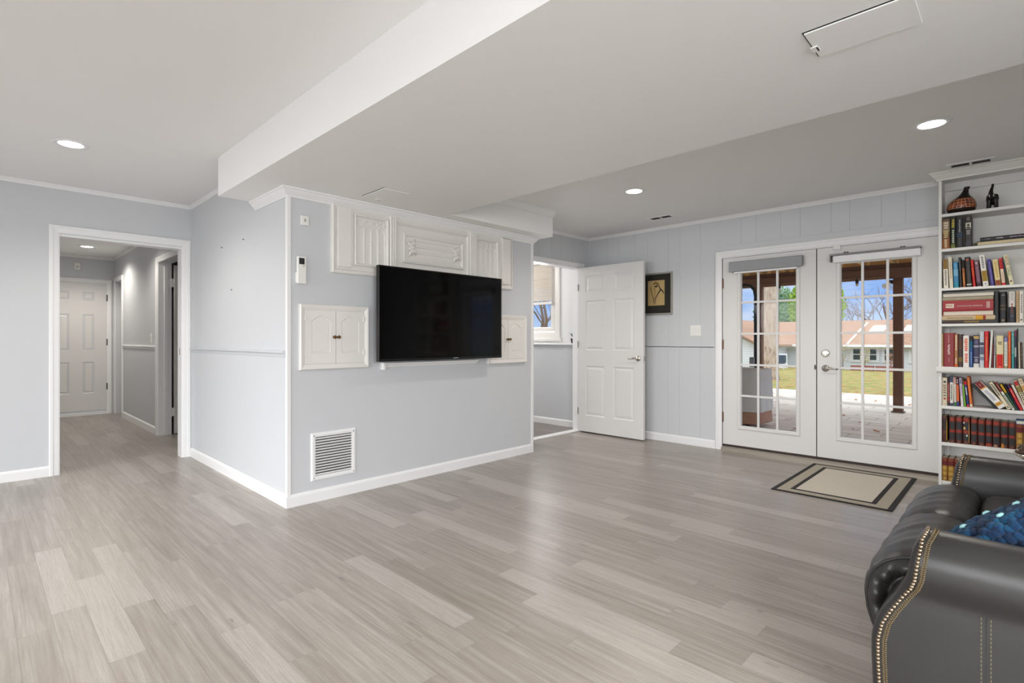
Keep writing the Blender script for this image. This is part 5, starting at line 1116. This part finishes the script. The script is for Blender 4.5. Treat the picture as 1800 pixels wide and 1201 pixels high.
# blue textured cushion
random.seed(11)
PB = new_mat('blue_plush'); m, g, b = PB; tc = g.n('ShaderNodeTexCoord').outputs['Object']
f = g.noise(tc, 26, 2, 0.5)
g.put(b.inputs['Base Color'], g.ramp(f, [(0.34, (3, 24, 52)), (0.50, (5, 50, 86)), (0.68, (11, 80, 112))])); b.inputs['Roughness'].default_value = 0.95
b.inputs['Sheen Weight'].default_value = 0.08; g.put(b.inputs['Normal'], g.bump(g.noise(tc, 420, 2), 0.6, 0.003))
AQ = M('aqua_cloth', (168, 220, 222), 0.9, var=0.08, bump=0.3, bscale=300)
A_ = Vector((0.80, 0.0, 0.60)).normalized(); Bv = Vector((0, 1, 0)); Nv = Vector((-0.60, 0.0, 0.80))
Pc = Vector((0.005, 2.012, 0.630))
pw = thing('throw_pillow', tuple(Pc - Nv * 0.05), 'small blue plush cushion tucked beside the near sofa arm', 'cushion')
PT_ = lambda u, v, w: tuple(Pc + A_ * u + Bv * v + Nv * w)
hu, hv, hw = 0.21, 0.095, 0.040
def pil(u, v):
    fu, fv = abs(u / hu), abs(v / hv); return hw * (max(0, 1 - fu ** 4) * max(0, 1 - fv ** 4)) ** 0.5
mb = MB()
for sg_ in (1, -1): mb.grid(lambda a, c: ((2 * a - 1) * hu, (2 * c - 1) * hv, sg_ * pil((2 * a - 1) * hu, (2 * c - 1) * hv)), 28, 16, PT_)
mb.build('cushion_body', M('blue_backing', (8, 44, 84), 0.95, var=0.2), pw, smooth=True)
mb = MB()
for sd_ in (1, -1):
    u = -hu + 0.008; row = 0
    while u < hu - 0.003:
        v = -hv + 0.006 + (0.010 if row % 2 else 0)
        while v < hv - 0.002:
            if random.random() > 0.06:
                r = random.uniform(0.0115, 0.0165); h = pil(u, v) * sd_
                mb.ball((u + random.uniform(-.004, .004), v + random.uniform(-.004, .004), h + 0.002 * sd_), (r, r * random.uniform(0.85, 1.1), r * 0.8), 9, 6, PT_)
            v += 0.0205
        u += 0.0185; row += 1
for sv in (-1, 1):                                   # and round the edges
    for ww in (-0.022, 0.0, 0.020):
        u = -hu + 0.012 + (0.009 if ww == 0 else 0)
        while u < hu - 0.008:
            r = random.uniform(0.011, 0.015); mb.ball((u, sv * (hv - 0.004 - 0.006 * abs(ww) / 0.022), ww + random.uniform(-.003, .003)), (r, r * 0.85, r), 9, 6, PT_); u += 0.0195
o = mb.build('plush_puffs', m, pw, smooth=True, weld=False); o['kind'] = 'stuff'
mb = MB()
for (u, v) in ((0.02, 0.01), (0.075, -0.03), (-0.06, 0.045), (0.13, 0.02), (-0.12, -0.01), (0.05, 0.06), (0.16, -0.05), (-0.02, -0.05)):
    h = pil(u, v) + 0.0155; mb.ball((u, v, h - 0.004), (0.011, 0.008, 0.006), 7, 5, PT_)
mb.build('aqua_tuft', AQ, pw, smooth=True, weld=False)['kind'] = 'stuff'

# small table behind the sofa with a silver lidded dish
st_t = thing('side_table', (0.16, 3.42, 0.0), 'small round wooden table between the sofa arm and the bookcase', 'table')
WOOD = M('walnut', (84, 56, 38), 0.4, var=0.2, scale=12)
MB().lathe([(0, 0.535), (0.17, 0.535), (0.18, 0.542), (0.18, 0.552), (0.172, 0.558), (0, 0.558)], (0.16, 3.42, 0), 36).build('table_top', WOOD, st_t, smooth=False)
MB().lathe([(0, 0.10), (0.03, 0.10), (0.022, 0.16), (0.03, 0.24), (0.018, 0.34), (0.028, 0.46), (0.05, 0.535), (0, 0.536)], (0.16, 3.42, 0), 20).build('stem', WOOD, st_t, smooth=True)
for k in range(3):
    a = 2 * PI * k / 3 + 0.4; MB().tube([(0.16, 3.42, 0.13), (0.16 + 0.08 * math.cos(a), 3.42 + 0.08 * math.sin(a), 0.10), (0.16 + 0.16 * math.cos(a), 3.42 + 0.16 * math.sin(a), 0.014)], [0.02, 0.016, 0.013], 8).build('leg', WOOD, st_t, smooth=True)
sd = thing('covered_dish', (0.086, 3.40, 0.558), 'silver covered dish with a ribbed lid behind the far sofa arm', 'dish')
SIL = M('silver', (206, 200, 190), 0.10, 1.0, var=0.02)
cx, cy, z = 0.086, 3.40, 0.558
MB().lathe([(0, 0), (0.055, 0), (0.058, 0.006), (0.052, 0.010), (0.070, 0.020), (0.096, 0.036), (0.108, 0.046), (0.104, 0.048), (0, 0.040)], (cx, cy, z), 40).build('bowl', SIL, sd, smooth=True)
MB().lathe([(0.104, 0.046), (0.113, 0.048), (0.114, 0.054), (0.104, 0.058), (0.098, 0.056)], (cx, cy, z), 40).build('rim', SIL, sd, smooth=True)
mb = MB(); rings = []
for r, t in ((0.103, 0.055), (0.100, 0.068), (0.088, 0.088), (0.066, 0.106), (0.036, 0.118), (0.012, 0.122)):
    rings.append([(cx + r * (1 + 0.05 * math.cos(16 * 2 * PI * k / 96)) * math.cos(2 * PI * k / 96), cy + r * (1 + 0.05 * math.cos(16 * 2 * PI * k / 96)) * math.sin(2 * PI * k / 96), z + t) for k in range(96)])
mb.loops(rings); ld = mb.build('lid', M('dark_silver', (120, 104, 92), 0.12, 1.0, var=0.1), sd, smooth=True)
MB().lathe([(0, 0.120), (0.008, 0.122), (0.006, 0.130), (0.012, 0.140), (0.008, 0.150), (0, 0.152)], (cx, cy, z), 16).build('finial', SIL, ld, smooth=True)
# ------------------------------------------------------------------ outdoors: covered patio, lawn, neighbouring house
m, g, b = new_mat('stamped_concrete')
p = g.sep(g.n('ShaderNodeNewGeometry').outputs['Position'])
br = g.n('ShaderNodeTexBrick'); g.put(br.inputs['Vector'], g.comb(p[0], p[1], 0.0)); br.inputs['Scale'].default_value = 1.0
br.inputs['Brick Width'].default_value = 0.62; br.inputs['Row Height'].default_value = 0.31; br.inputs['Mortar Size'].default_value = 0.012
br.inputs['Color1'].default_value = rgb((222, 212, 202)); br.inputs['Color2'].default_value = rgb((236, 227, 217)); br.inputs['Mortar'].default_value = rgb((192, 181, 170))
nz = g.noise(g.comb(g.m('MULTIPLY', p[0], 0.7), g.m('MULTIPLY', p[1], 3.0), 0.0), 3.0, 4, 0.6)
g.put(b.inputs['Base Color'], g.mix(g.ramp(nz, [(0.42, (0, 0, 0)), (0.66, (255, 255, 255))]), br.outputs[0], g.mix(0.22, br.outputs[0], rgb((96, 90, 84))))); b.inputs['Roughness'].default_value = 0.8
CONC = m
st(MB().box(-16, 8, 5.56, 13.6, -0.14, -0.055).build('patio', CONC), 'stamped concrete patio outside the glass doors', 'patio')
m, g, b = new_mat('autumn_lawn')
p = g.sep(g.n('ShaderNodeNewGeometry').outputs['Position']); v = g.comb(p[0], p[1], 0.0)
f1 = g.noise(v, 0.35, 5, 0.65); f2 = g.noise(v, 9.0, 5, 0.8); f3 = g.noise(g.comb(g.m('MULTIPLY', p[0], 1.0), g.m('MULTIPLY', p[1], 0.45), 5.0), 2.6, 5, 0.75)
gc = g.ramp(g.m('ADD', g.m('MULTIPLY', f3, 0.65), g.m('MULTIPLY', f2, 0.35)), [(0.42, (104, 118, 50)), (0.5, (146, 148, 78)), (0.58, (172, 162, 100))])
lf = g.ramp(g.m('ADD', g.noise(g.comb(g.m('MULTIPLY', p[0], 1.0), g.m('MULTIPLY', p[1], 0.4), 3.0), 3.4, 5, 0.8), g.m('MULTIPLY', f1, 0.4)), [(0.69, (0, 0, 0)), (0.755, (255, 255, 255))])
c = g.mix(g.m('MULTIPLY', lf, 0.55), gc, rgb((176, 128, 90)))
edge = g.ramp(g.m('SUBTRACT', p[1], 13.6), [(0.0, (255, 255, 255)), (0.55, (0, 0, 0))])
c = g.mix(g.m('MULTIPLY', edge, g.m('LESS_THAN', p[1], 14.5)), c, g.mix(f2, rgb((96, 122, 42)), rgb((142, 164, 70))))
g.put(b.inputs['Base Color'], c); b.inputs['Roughness'].default_value = 0.95; g.put(b.inputs['Normal'], g.bump(f2, 0.6, 0.05))
LAWN = m
def gz(y): return -0.11 + (y - 13.6) * (-0.80 / 28.4) if y < 42 else -0.91 - (y - 42) * 0.02
mb = MB(); random.seed(5)
mb.grid(lambda a, c: (-60 + 110 * a, 13.58 + 90 * c ** 1.6, gz(13.58 + 90 * c ** 1.6) + (0.04 * math.sin(a * 40 + c * 9) * min(1, c * 6))), 60, 40)
st(mb.build('lawn', LAWN, smooth=True), 'sloping autumn lawn scattered with leaves', 'lawn')
mb = MB(); LM = M('fallen_leaf', (178, 108, 62), 0.8, var=0.35, scale=3)
for i in range(1500):
    y = 13.7 + 22 * random.random() ** 1.5 if i > 70 else random.uniform(6.0, 13.4); x = random.uniform(-0.75, 0.12) * y * (1 if i > 70 else 0.5); r = random.uniform(0.03, 0.06) * (1 if i > 70 else 0.9); a = random.random() * PI
    z = (gz(y) + 0.03 if y > 13.6 else -0.048)
    d = Vector((math.cos(a), math.sin(a), 0)) * r; e = Vector((-d.y, d.x, 0)) * 0.6; c = Vector((x, y, z))
    mb.add([tuple(c - d), tuple(c + e + Vector((0, 0, 0.012))), tuple(c + d + Vector((0, 0, 0.02))), tuple(c - e + Vector((0, 0, 0.012)))], [(0, 1, 2, 3)])
tag(mb.build('fallen_leaves', LM, weld=False), 'scattered brown leaves fallen on the lawn and patio', 'leaves', kind='stuff')
# deck overhead
BRN = M('stained_timber', (112, 78, 58), 0.75, var=0.18, scale=9, bump=0.2, bscale=40); TAN = M('raw_timber', (196, 160, 104), 0.8, var=0.2, scale=6, bump=0.2, bscale=40)
dk = thing('patio_roof', (-2.5, 8.2, 2.14), 'raised timber deck forming a roof over the patio', 'patio roof')
MB().box(-8.5, 3.5, 10.48, 10.62, 2.145, 2.385).build('beam', BRN, dk, bevel=0.005)
MB().box(-8.5, 3.5, 10.40, 10.47, 2.165, 2.30).build('beam', BRN, dk, bevel=0.004)
for i in range(30): 
    x = -8.4 + i * 0.405; MB().box(x, x + 0.04, 5.60, 10.85, 2.386, 2.57).build('joist', TAN, dk)
mb = MB(); y = 5.60; k = 0
MB_D = mb
while y < 10.8: mb.box(-8.5, 3.5, y, y + 0.135, 2.571, 2.606); y += 0.141
mb.build('deck_board', TAN, dk, weld=False)['kind'] = 'stuff'
MB().box(-8.5, 3.5, 10.852, 10.89, 2.386, 2.606).build('rim_board', TAN, dk)
def post(x, y, label):
    t = thing('patio_post', (x, y, -0.055), label, 'post', 'patio roof posts')
    MB().box(x - 0.065, x + 0.065, y - 0.065, y + 0.065, -0.055, 2.144).build('shaft', BRN, t, bevel=0.006)
    MB().box(x - 0.085, x + 0.085, y - 0.085, y + 0.085, -0.055, -0.035).build('base_plate', M('post_base', (120, 100, 84), 0.7), t)
post(-1.44, 10.55, 'brown timber post standing on the open patio seen through the right glass door')
post(-3.62, 10.55, 'brown timber post just in front of the big tree trunk')
BULB = M('socket_black', (24, 24, 26), 0.5)
for x, lb in ((-3.20, 'string light bulb hanging from the patio beam near the tree trunk'), (-1.98, 'string light bulb hanging from the patio beam above the neighbouring house roof')):
    t = thing('string_light', (x, 10.36, 2.165), lb, 'bulb', 'string lights under the patio beam')
    MB().tube([(x, 10.405, 2.19), (x, 10.36, 2.19), (x, 10.36, 2.14)], 0.006, 6).build('cord', BULB, t)
    MB().lathe([(0, 2.08), (0.022, 2.08), (0.026, 2.12), (0.014, 2.15), (0, 2.15)], (x, 10.36, 0), 12).build('socket', BULB, t, smooth=True)
    MB().ball((x, 10.36, 2.062), (0.022, 0.022, 0.03)).build('bulb', M('bulb_glass', (214, 206, 186), 0.15), t, smooth=True)
f_ = thing('flood_light', (-1.55, 10.50, 2.02), 'small white floodlight fixed on the right patio post', 'light')
MB().box(-1.56, -1.50, 10.40, 10.485, 2.05, 2.11).build('junction_box', BULB, f_, bevel=0.006); MB().tube([(-1.53, 10.42, 2.06), (-1.58, 10.36, 2.02), (-1.60, 10.33, 2.01)], [0.02, 0.024, 0.04], 10).build('lamp_head', PLASTIC, f_)
pp = thing('bent_pole', (-2.915, 8.34, -0.055), 'dark metal pole with a bent top and a grey box standing on the patio', 'pole')
STL = M('dark_steel', (52, 60, 66), 0.4, 0.6)
MB().tube([(-2.915, 8.34, -0.055), (-2.915, 8.34, 1.80), (-2.93, 8.333, 1.90), (-2.97, 8.31, 1.955), (-3.03, 8.28, 1.975), (-3.9, 7.85, 1.985)], 0.024, 10).build('tube', STL, pp, smooth=True)
MB().box(-2.975, -2.915, 8.25, 8.312, 0.72, 0.87).build('meter_box', M('box_grey', (150, 152, 154), 0.5), pp, bevel=0.004)
MB().lathe([(0, -0.055), (0.10, -0.055), (0.10, -0.04), (0, -0.04)], (-2.915, 8.34, 0), 16).build('foot_plate', STL, pp)
# covered grill
CV = M('cover_canvas', (232, 228, 220), 0.9, var=0.06, scale=5, bump=0.5, bscale=9); TN = M('cover_tan', (188, 142, 114), 0.9, var=0.12, scale=5, bump=0.5, bscale=9)
cg = thing('covered_grill', (-2.95, 7.45, -0.055), 'barbecue under a pale grey cover with a tan hem on the patio', 'grill')
def cov(z0, z1, grow, mat, nm):
    mb = MB(); rows = []
    for i in range(8):
        z = z0 + (z1 - z0) * i / 7; gq = grow * (1 - (z - z0) / max(z1 - z0, 1e-6)); r = []
        for k in range(48):
            a = 2 * PI * k / 48; cx_, cy_ = math.cos(a), math.sin(a); s_ = 1 / max(abs(cx_), abs(cy_)); s_ = min(s_, 1.25)
            w = 1 + 0.014 * math.sin(9 * a + i * 0.4) * (1 - i / 9)
            r.append((-2.93 + cx_ * s_ * (0.43 + gq) * w, 7.55 + cy_ * s_ * (0.30 + gq) * w, z))
        rows.append(r)
    mb.loops(rows); return mb.build(nm, mat, cg, smooth=True)
o = cov(0.165, 0.735, 0.02, CV, 'cover'); md = o.modifiers.new('crease', 'EDGE_SPLIT'); md.split_angle = R(50)
cov(0.00, 0.166, 0.012, TN, 'hem')
for x in (-3.2, -2.66): MB().lathe([(0, -0.02), (0.035, -0.02), (0.035, 0.02), (0, 0.02)], (x, 7.33, -0.02), 12, 'x').build('caster', BULB, cg)
# big tree trunk
m, g, b = new_mat('pale_bark'); tc = g.n('ShaderNodeTexCoord').outputs['Object']; mp_ = g.n('ShaderNodeMapping'); mp_.inputs['Scale'].default_value = (5, 5, 1.4); g.put(mp_.inputs[0], tc)
f = g.noise(mp_.outputs[0], 3.0, 6, 0.7); g.put(b.inputs['Base Color'], g.ramp(f, [(0.34, (128, 98, 80)), (0.46, (190, 168, 150)), (0.7, (214, 200, 186))])); b.inputs['Roughness'].default_value = 0.9; g.put(b.inputs['Normal'], g.bump(f, 0.7, 0.05))
tt = thing('shade_tree', (-6.35, 19.4, gz(19.4)), 'thick pale tree trunk rising behind the patio beam', 'tree')
bx_, by_ = -6.35, 19.4
mb = MB(); rings = []
for i, (z, r) in enumerate(((-0.35, 0.40), (-0.1, 0.31), (0.3, 0.275), (1.5, 0.262), (3.2, 0.25), (5.5, 0.24))):
    rings.append([(bx_ + 0.02 * i + r * (1 + 0.06 * math.sin(5 * 2 * PI * k / 20 + i)) * math.cos(2 * PI * k / 20), by_ + r * math.sin(2 * PI * k / 20), z) for k in range(20)])
mb.loops(rings); mb.build('trunk', m, tt, smooth=True)
for k in range(4):
    a = k * 1.6; MB().tube([(bx_ + 0.1, by_, 5.0 + 0.1 * k), (bx_ + 0.1 + 0.9 * math.cos(a), by_ + 0.9 * math.sin(a), 6.2), (bx_ + 0.1 + 1.8 * math.cos(a), by_ + 1.8 * math.sin(a), 7.6)], [0.13, 0.08, 0.03], 8).build('branch', m, tt, smooth=True)
# neighbouring house
RF = None
m, g, b = new_mat('roof_shingles'); p = g.sep(g.n('ShaderNodeNewGeometry').outputs['Position'])
br = g.n('ShaderNodeTexBrick'); g.put(br.inputs['Vector'], g.comb(p[0], g.m('MULTIPLY', p[2], 2.2), 0.0)); br.inputs['Scale'].default_value = 1.0; br.inputs['Brick Width'].default_value = 0.32; br.inputs['Row Height'].default_value = 0.20; br.inputs['Mortar Size'].default_value = 0.02
br.inputs['Color1'].default_value = rgb((164, 128, 106)); br.inputs['Color2'].default_value = rgb((178, 146, 124)); br.inputs['Mortar'].default_value = rgb((146, 110, 92)); g.put(b.inputs['Base Color'], br.outputs[0]); b.inputs['Roughness'].default_value = 0.9
SHG = m
m, g, b = new_mat('lap_siding'); p = g.sep(g.n('ShaderNodeNewGeometry').outputs['Position'])
fz_ = g.m('FRACT', g.m('MULTIPLY', p[2], 6.0)); g.put(b.inputs['Base Color'], g.mix(g.m('LESS_THAN', fz_, 0.12), rgb((230, 233, 236)), rgb((196, 202, 207)))); b.inputs['Roughness'].default_value = 0.6
SID = m
GLD = M('window_dark', (62, 76, 80), 0.15, var=0.2, scale=1.2); HW = M('house_white', (236, 236, 236), 0.5)
hs = thing('house', (-9.0, 44.0, -1.0), 'long low neighbouring house with a pale orange shingle roof', 'house')
hz = -1.05; HYF = 42.0
MB().box(-16.2, -4.2, HYF, HYF + 7.0, hz, 0.74).build('wall', SID, hs)
mb = MB().prism([(HYF - 0.6, 0.70), (HYF - 0.6, 0.80), (HYF + 3.5, 2.55), (HYF + 7.6, 0.80), (HYF + 7.6, 0.70), (HYF + 3.5, 2.45)], -16.6, -3.0, 'x'); mb.build('roof', SHG, hs)
MB().box(-16.6, -3.0, HYF - 0.68, HYF - 0.58, 0.64, 0.80).build('fascia', HW, hs)
def win(x0, x1, z0, z1, nm='window'):
    w = MB().ring(x0, x1, z0, z1, [(0, 0), (0, 0.07), (0.16, 0.07), (0.16, 0)], T=PY(HYF)).build(nm, HW, hs)
    MB().box(x0 + 0.15, x1 - 0.15, z0 + 0.15, z1 - 0.15, 0.01, 0.03, PY(HYF)).build('pane', GLD, w); MB().box(x0 + 0.15, x1 - 0.15, (z0 + z1) / 2 - 0.03, (z0 + z1) / 2 + 0.03, 0.03, 0.05, PY(HYF)).build('rail', HW, w)
def hx(px): u = (px - 900) / 919.17; return HYF * (-0.6976 + 0.7164 * u) / (0.7164 + 0.6976 * u)
win(-8.40, -7.68, -0.40, 0.66); win(-7.44, -6.76, -0.40, 0.66); win(-6.62, -5.86, -0.40, 0.66); win(-5.2, -4.6, -0.40, 0.66)
for x in (-7.6, -5.7):
    s_ = HYF - 0.6; z_ = lambda y: 0.80 + (y - s_) * (1.75 / 4.1)
    y0_, y1_ = HYF + 1.5, HYF + 2.4
    w = MB().add([(x, y0_, z_(y0_) + 0.06), (x + 0.85, y0_, z_(y0_) + 0.06), (x + 0.98, y1_, z_(y1_) + 0.06), (x + 0.13, y1_, z_(y1_) + 0.06), (x, y0_, z_(y0_)), (x + 0.85, y0_, z_(y0_)), (x + 0.98, y1_, z_(y1_)), (x + 0.13, y1_, z_(y1_))], [(0, 1, 2, 3), (0, 1, 5, 4), (1, 2, 6, 5), (2, 3, 7, 6), (3, 0, 4, 7)]).build('skylight', HW, hs)
MB().tube([(-8.5, HYF - 0.55, 0.82), (-8.2, HYF + 1.5, 1.72), (-7.95, HYF + 3.0, 2.36)], 0.06, 6).build('roof_flashing', HW, hs)
# left wing with a gable towards the lawn
wy = 35.5
lw = hs
MB().prism([(-15.6, hz), (-12.35, hz), (-12.35, 0.78), (-13.9, 1.55), (-15.6, 0.78)], wy, wy + 7, 'y').build('wing_wall', SID, hs)
mb = MB().prism([(-18.4, 0.20), (-18.4, 0.32), (-15.4, 2.62), (-11.9, 0.80), (-11.9, 0.66), (-15.4, 2.48)], wy - 0.5, wy + 9, 'y'); mb.build('wing_roof', SHG, hs)
MB().tube([(-11.95, wy - 0.2, 0.70), (-12.0, wy - 0.2, 0.60), (-12.28, wy - 0.08, 0.42), (-12.30, wy - 0.06, -0.9)], 0.05, 6).build('downspout', HW, hs)
win(-11.6, -10.75, -0.3, 0.62, 'window'); MB().box(-10.5, -9.7, HYF - 0.1, HYF, hz, 0.62).build('porch_door', M('porch_grey', (196, 200, 202), 0.5), hs)
bd_ = thing('garden_seat', (-10.3, 34.0, gz(34)), 'white framed garden seat with dark cushions before the house', 'seat'); zb = gz(34)
MB().box(-11.05, -10.15, 33.8, 34.5, zb + 0.10, zb + 0.34).build('frame', HW, bd_, bevel=0.02); MB().box(-11.0, -10.2, 34.35, 34.5, zb + 0.34, zb + 0.95).build('back_frame', HW, bd_, bevel=0.02)
for x in (-10.97, -10.57): MB().box(x, x + 0.36, 33.95, 34.34, zb + 0.42, zb + 0.88).build('cushion', M('seat_cushion', (70, 84, 100), 0.8), bd_, bevel=0.03)
for x in (-11.0, -10.25): MB().box(x, x + 0.06, 33.85, 33.91, zb - 0.02, zb + 0.12).build('leg', HW, bd_)
for x in (-8.05, -6.7):
    MB_ = MB().box(x, x + 1.25, 40.2, 40.55, gz(40.3) - 0.05, gz(40.3) + 0.30).build('garden_wall', M('red_brick', (150, 92, 84), 0.85, var=0.25, scale=14, bump=0.3, bscale=30))
    tag(MB_, 'low red brick bed edging under the left house window' if x < -7 else 'low red brick bed edging under the middle house windows', 'garden wall')
# trees and shrubs
def foliage(c, r, n, s, seed):
    random.seed(seed); mb = MB()
    for i in range(n):
        while True:
            v = Vector((random.uniform(-1, 1), random.uniform(-1, 1), random.uniform(-1, 1)))
            if 0.25 < v.length < 1: break
        p_ = Vector(c) + Vector((v.x * r[0], v.y * r[1], v.z * r[2])); a = Vector((random.gauss(0, 1), random.gauss(0, 1), random.gauss(0, 1))).normalized(); q = a.orthogonal().normalized(); k = s * random.uniform(0.6, 1.3)
        mb.add([tuple(p_ - a * k), tuple(p_ + q * k * 0.5), tuple(p_ + a * k), tuple(p_ - q * k * 0.5)], [(0, 1, 2, 3)])
    return mb
BARK = M('bark', (122, 104, 92), 0.9, var=0.2)
def leafy(x, y, h, r, col, label, seed, n=4200, s=0.17):
    t = thing('leafy_tree', (x, y, gz(y)), label, 'tree', 'trees behind the neighbouring house'); z = gz(y)
    MB().tube([(x, y, z), (x, y, z + h * 0.6)], [0.22, 0.10], 8).build('trunk', BARK, t)
    foliage((x, y, z + h * 0.62), (r, r, h * 0.40), n, s, seed).build('foliage', M('foliage_%02x%02x%02x' % col, col, 0.8, var=0.35, scale=1.5), t, weld=False)['kind'] = 'stuff'
leafy(-20.0, 64, 8.6, 2.5, (120, 154, 110), 'blue-green tree behind the left end of the house', 21)
leafy(-14.4, 57.6, 9.0, 2.5, (150, 178, 66), 'yellow-green bushy tree right of the big trunk', 22, 5600)
def bare(x, y, h, label, seed, sp=0.5):
    random.seed(seed); t = thing('bare_tree', (x, y, gz(y)), label, 'tree', 'leafless trees behind the neighbouring house'); z = gz(y); mb = MB(); tr = MB()
    tr.tube([(x, y, z), (x + 0.05 * h, y, z + h * 0.4), (x, y, z + h * 0.62)], [0.022 * h, 0.016 * h, 0.008 * h], 6); tr.build('trunk', BARK, t)
    def br(p, d, l, r, k):
        e = p + d * l; mb.tube([tuple(p), tuple(p + d * l * 0.5 + Vector((random.gauss(0, .05), 0, random.gauss(0, .05))) * l), tuple(e)], [r, r * 0.8, r * 0.5], 4)
        if k:
            for _ in range(3): br(p + d * l * random.uniform(0.45, 1), (d + Vector((random.gauss(0, sp), random.gauss(0, sp), random.gauss(0.15, sp * 0.6)))).normalized(), l * 0.66, r * 0.55, k - 1)
    for i in range(7):
        a = random.random() * 2 * PI; br(Vector((x, y, z + h * random.uniform(0.25, 0.6))), Vector((math.cos(a) * 0.7, math.sin(a) * 0.7, 0.8)).normalized(), h * 0.26, 0.007 * h, 3)
    mb.build('branches', M('twig', (138, 122, 116), 0.9, var=0.15), t, weld=False)['kind'] = 'stuff'
bare(-8.1, 52, 8.0, 'spreading leafless tree above the middle of the house roof', 31)
bare(-5.6, 55, 9.0, 'tall leafless tree behind the right patio post', 32)
bare(-4.55, 64.5, 9.0, 'leafless tree past the right end of the house roof', 33)
bare(-13.3, 69, 7.4, 'small leafless tree left of the skylights', 34)
bare(-34.6, 40, 10.0, 'leafless tree seen through the side room window', 35, 0.6)
bare(-39.0, 44.5, 11.0, 'pale leafless tree farther left beyond the side room window', 36, 0.6)
def shrub(x, y, h, col, label, seed, n=190):
    t = thing('shrub', (x, y, gz(y)), label, 'shrub', 'shrubs in front of the neighbouring house'); z = gz(y)
    MB().tube([(x, y, z - 0.02), (x, y, z + h * 0.6)], [0.03, 0.015], 6).build('stem', BARK, t)
    foliage((x, y, z + h * 0.6), (h * 0.24, h * 0.24, h * 0.42), n, 0.05, seed).build('foliage', M('shrub_%02x%02x%02x' % col, col, 0.8, var=0.3, scale=4), t, weld=False)['kind'] = 'stuff'
shrub(-8.65, 41.0, 1.8, (176, 160, 120), 'thin tan shrub beside the first house window', 41)
shrub(-7.42, 41.2, 1.5, (186, 170, 96), 'yellowish shrub between the first two house windows', 42)
shrub(-6.0, 41.0, 1.2, (160, 110, 80), 'russet shrub under the third house window', 43)
shrub(-12.1, 34.6, 0.7, (206, 190, 130), 'small straw coloured shrub at the corner of the house wing', 44)
shrub(-9.6, 40.6, 1.0, (150, 150, 90), 'olive shrub beside the white garden seat', 45)
shrub(-3.7, 40.5, 1.6, (170, 130, 90), 'brown shrub at the right end of the house', 46)
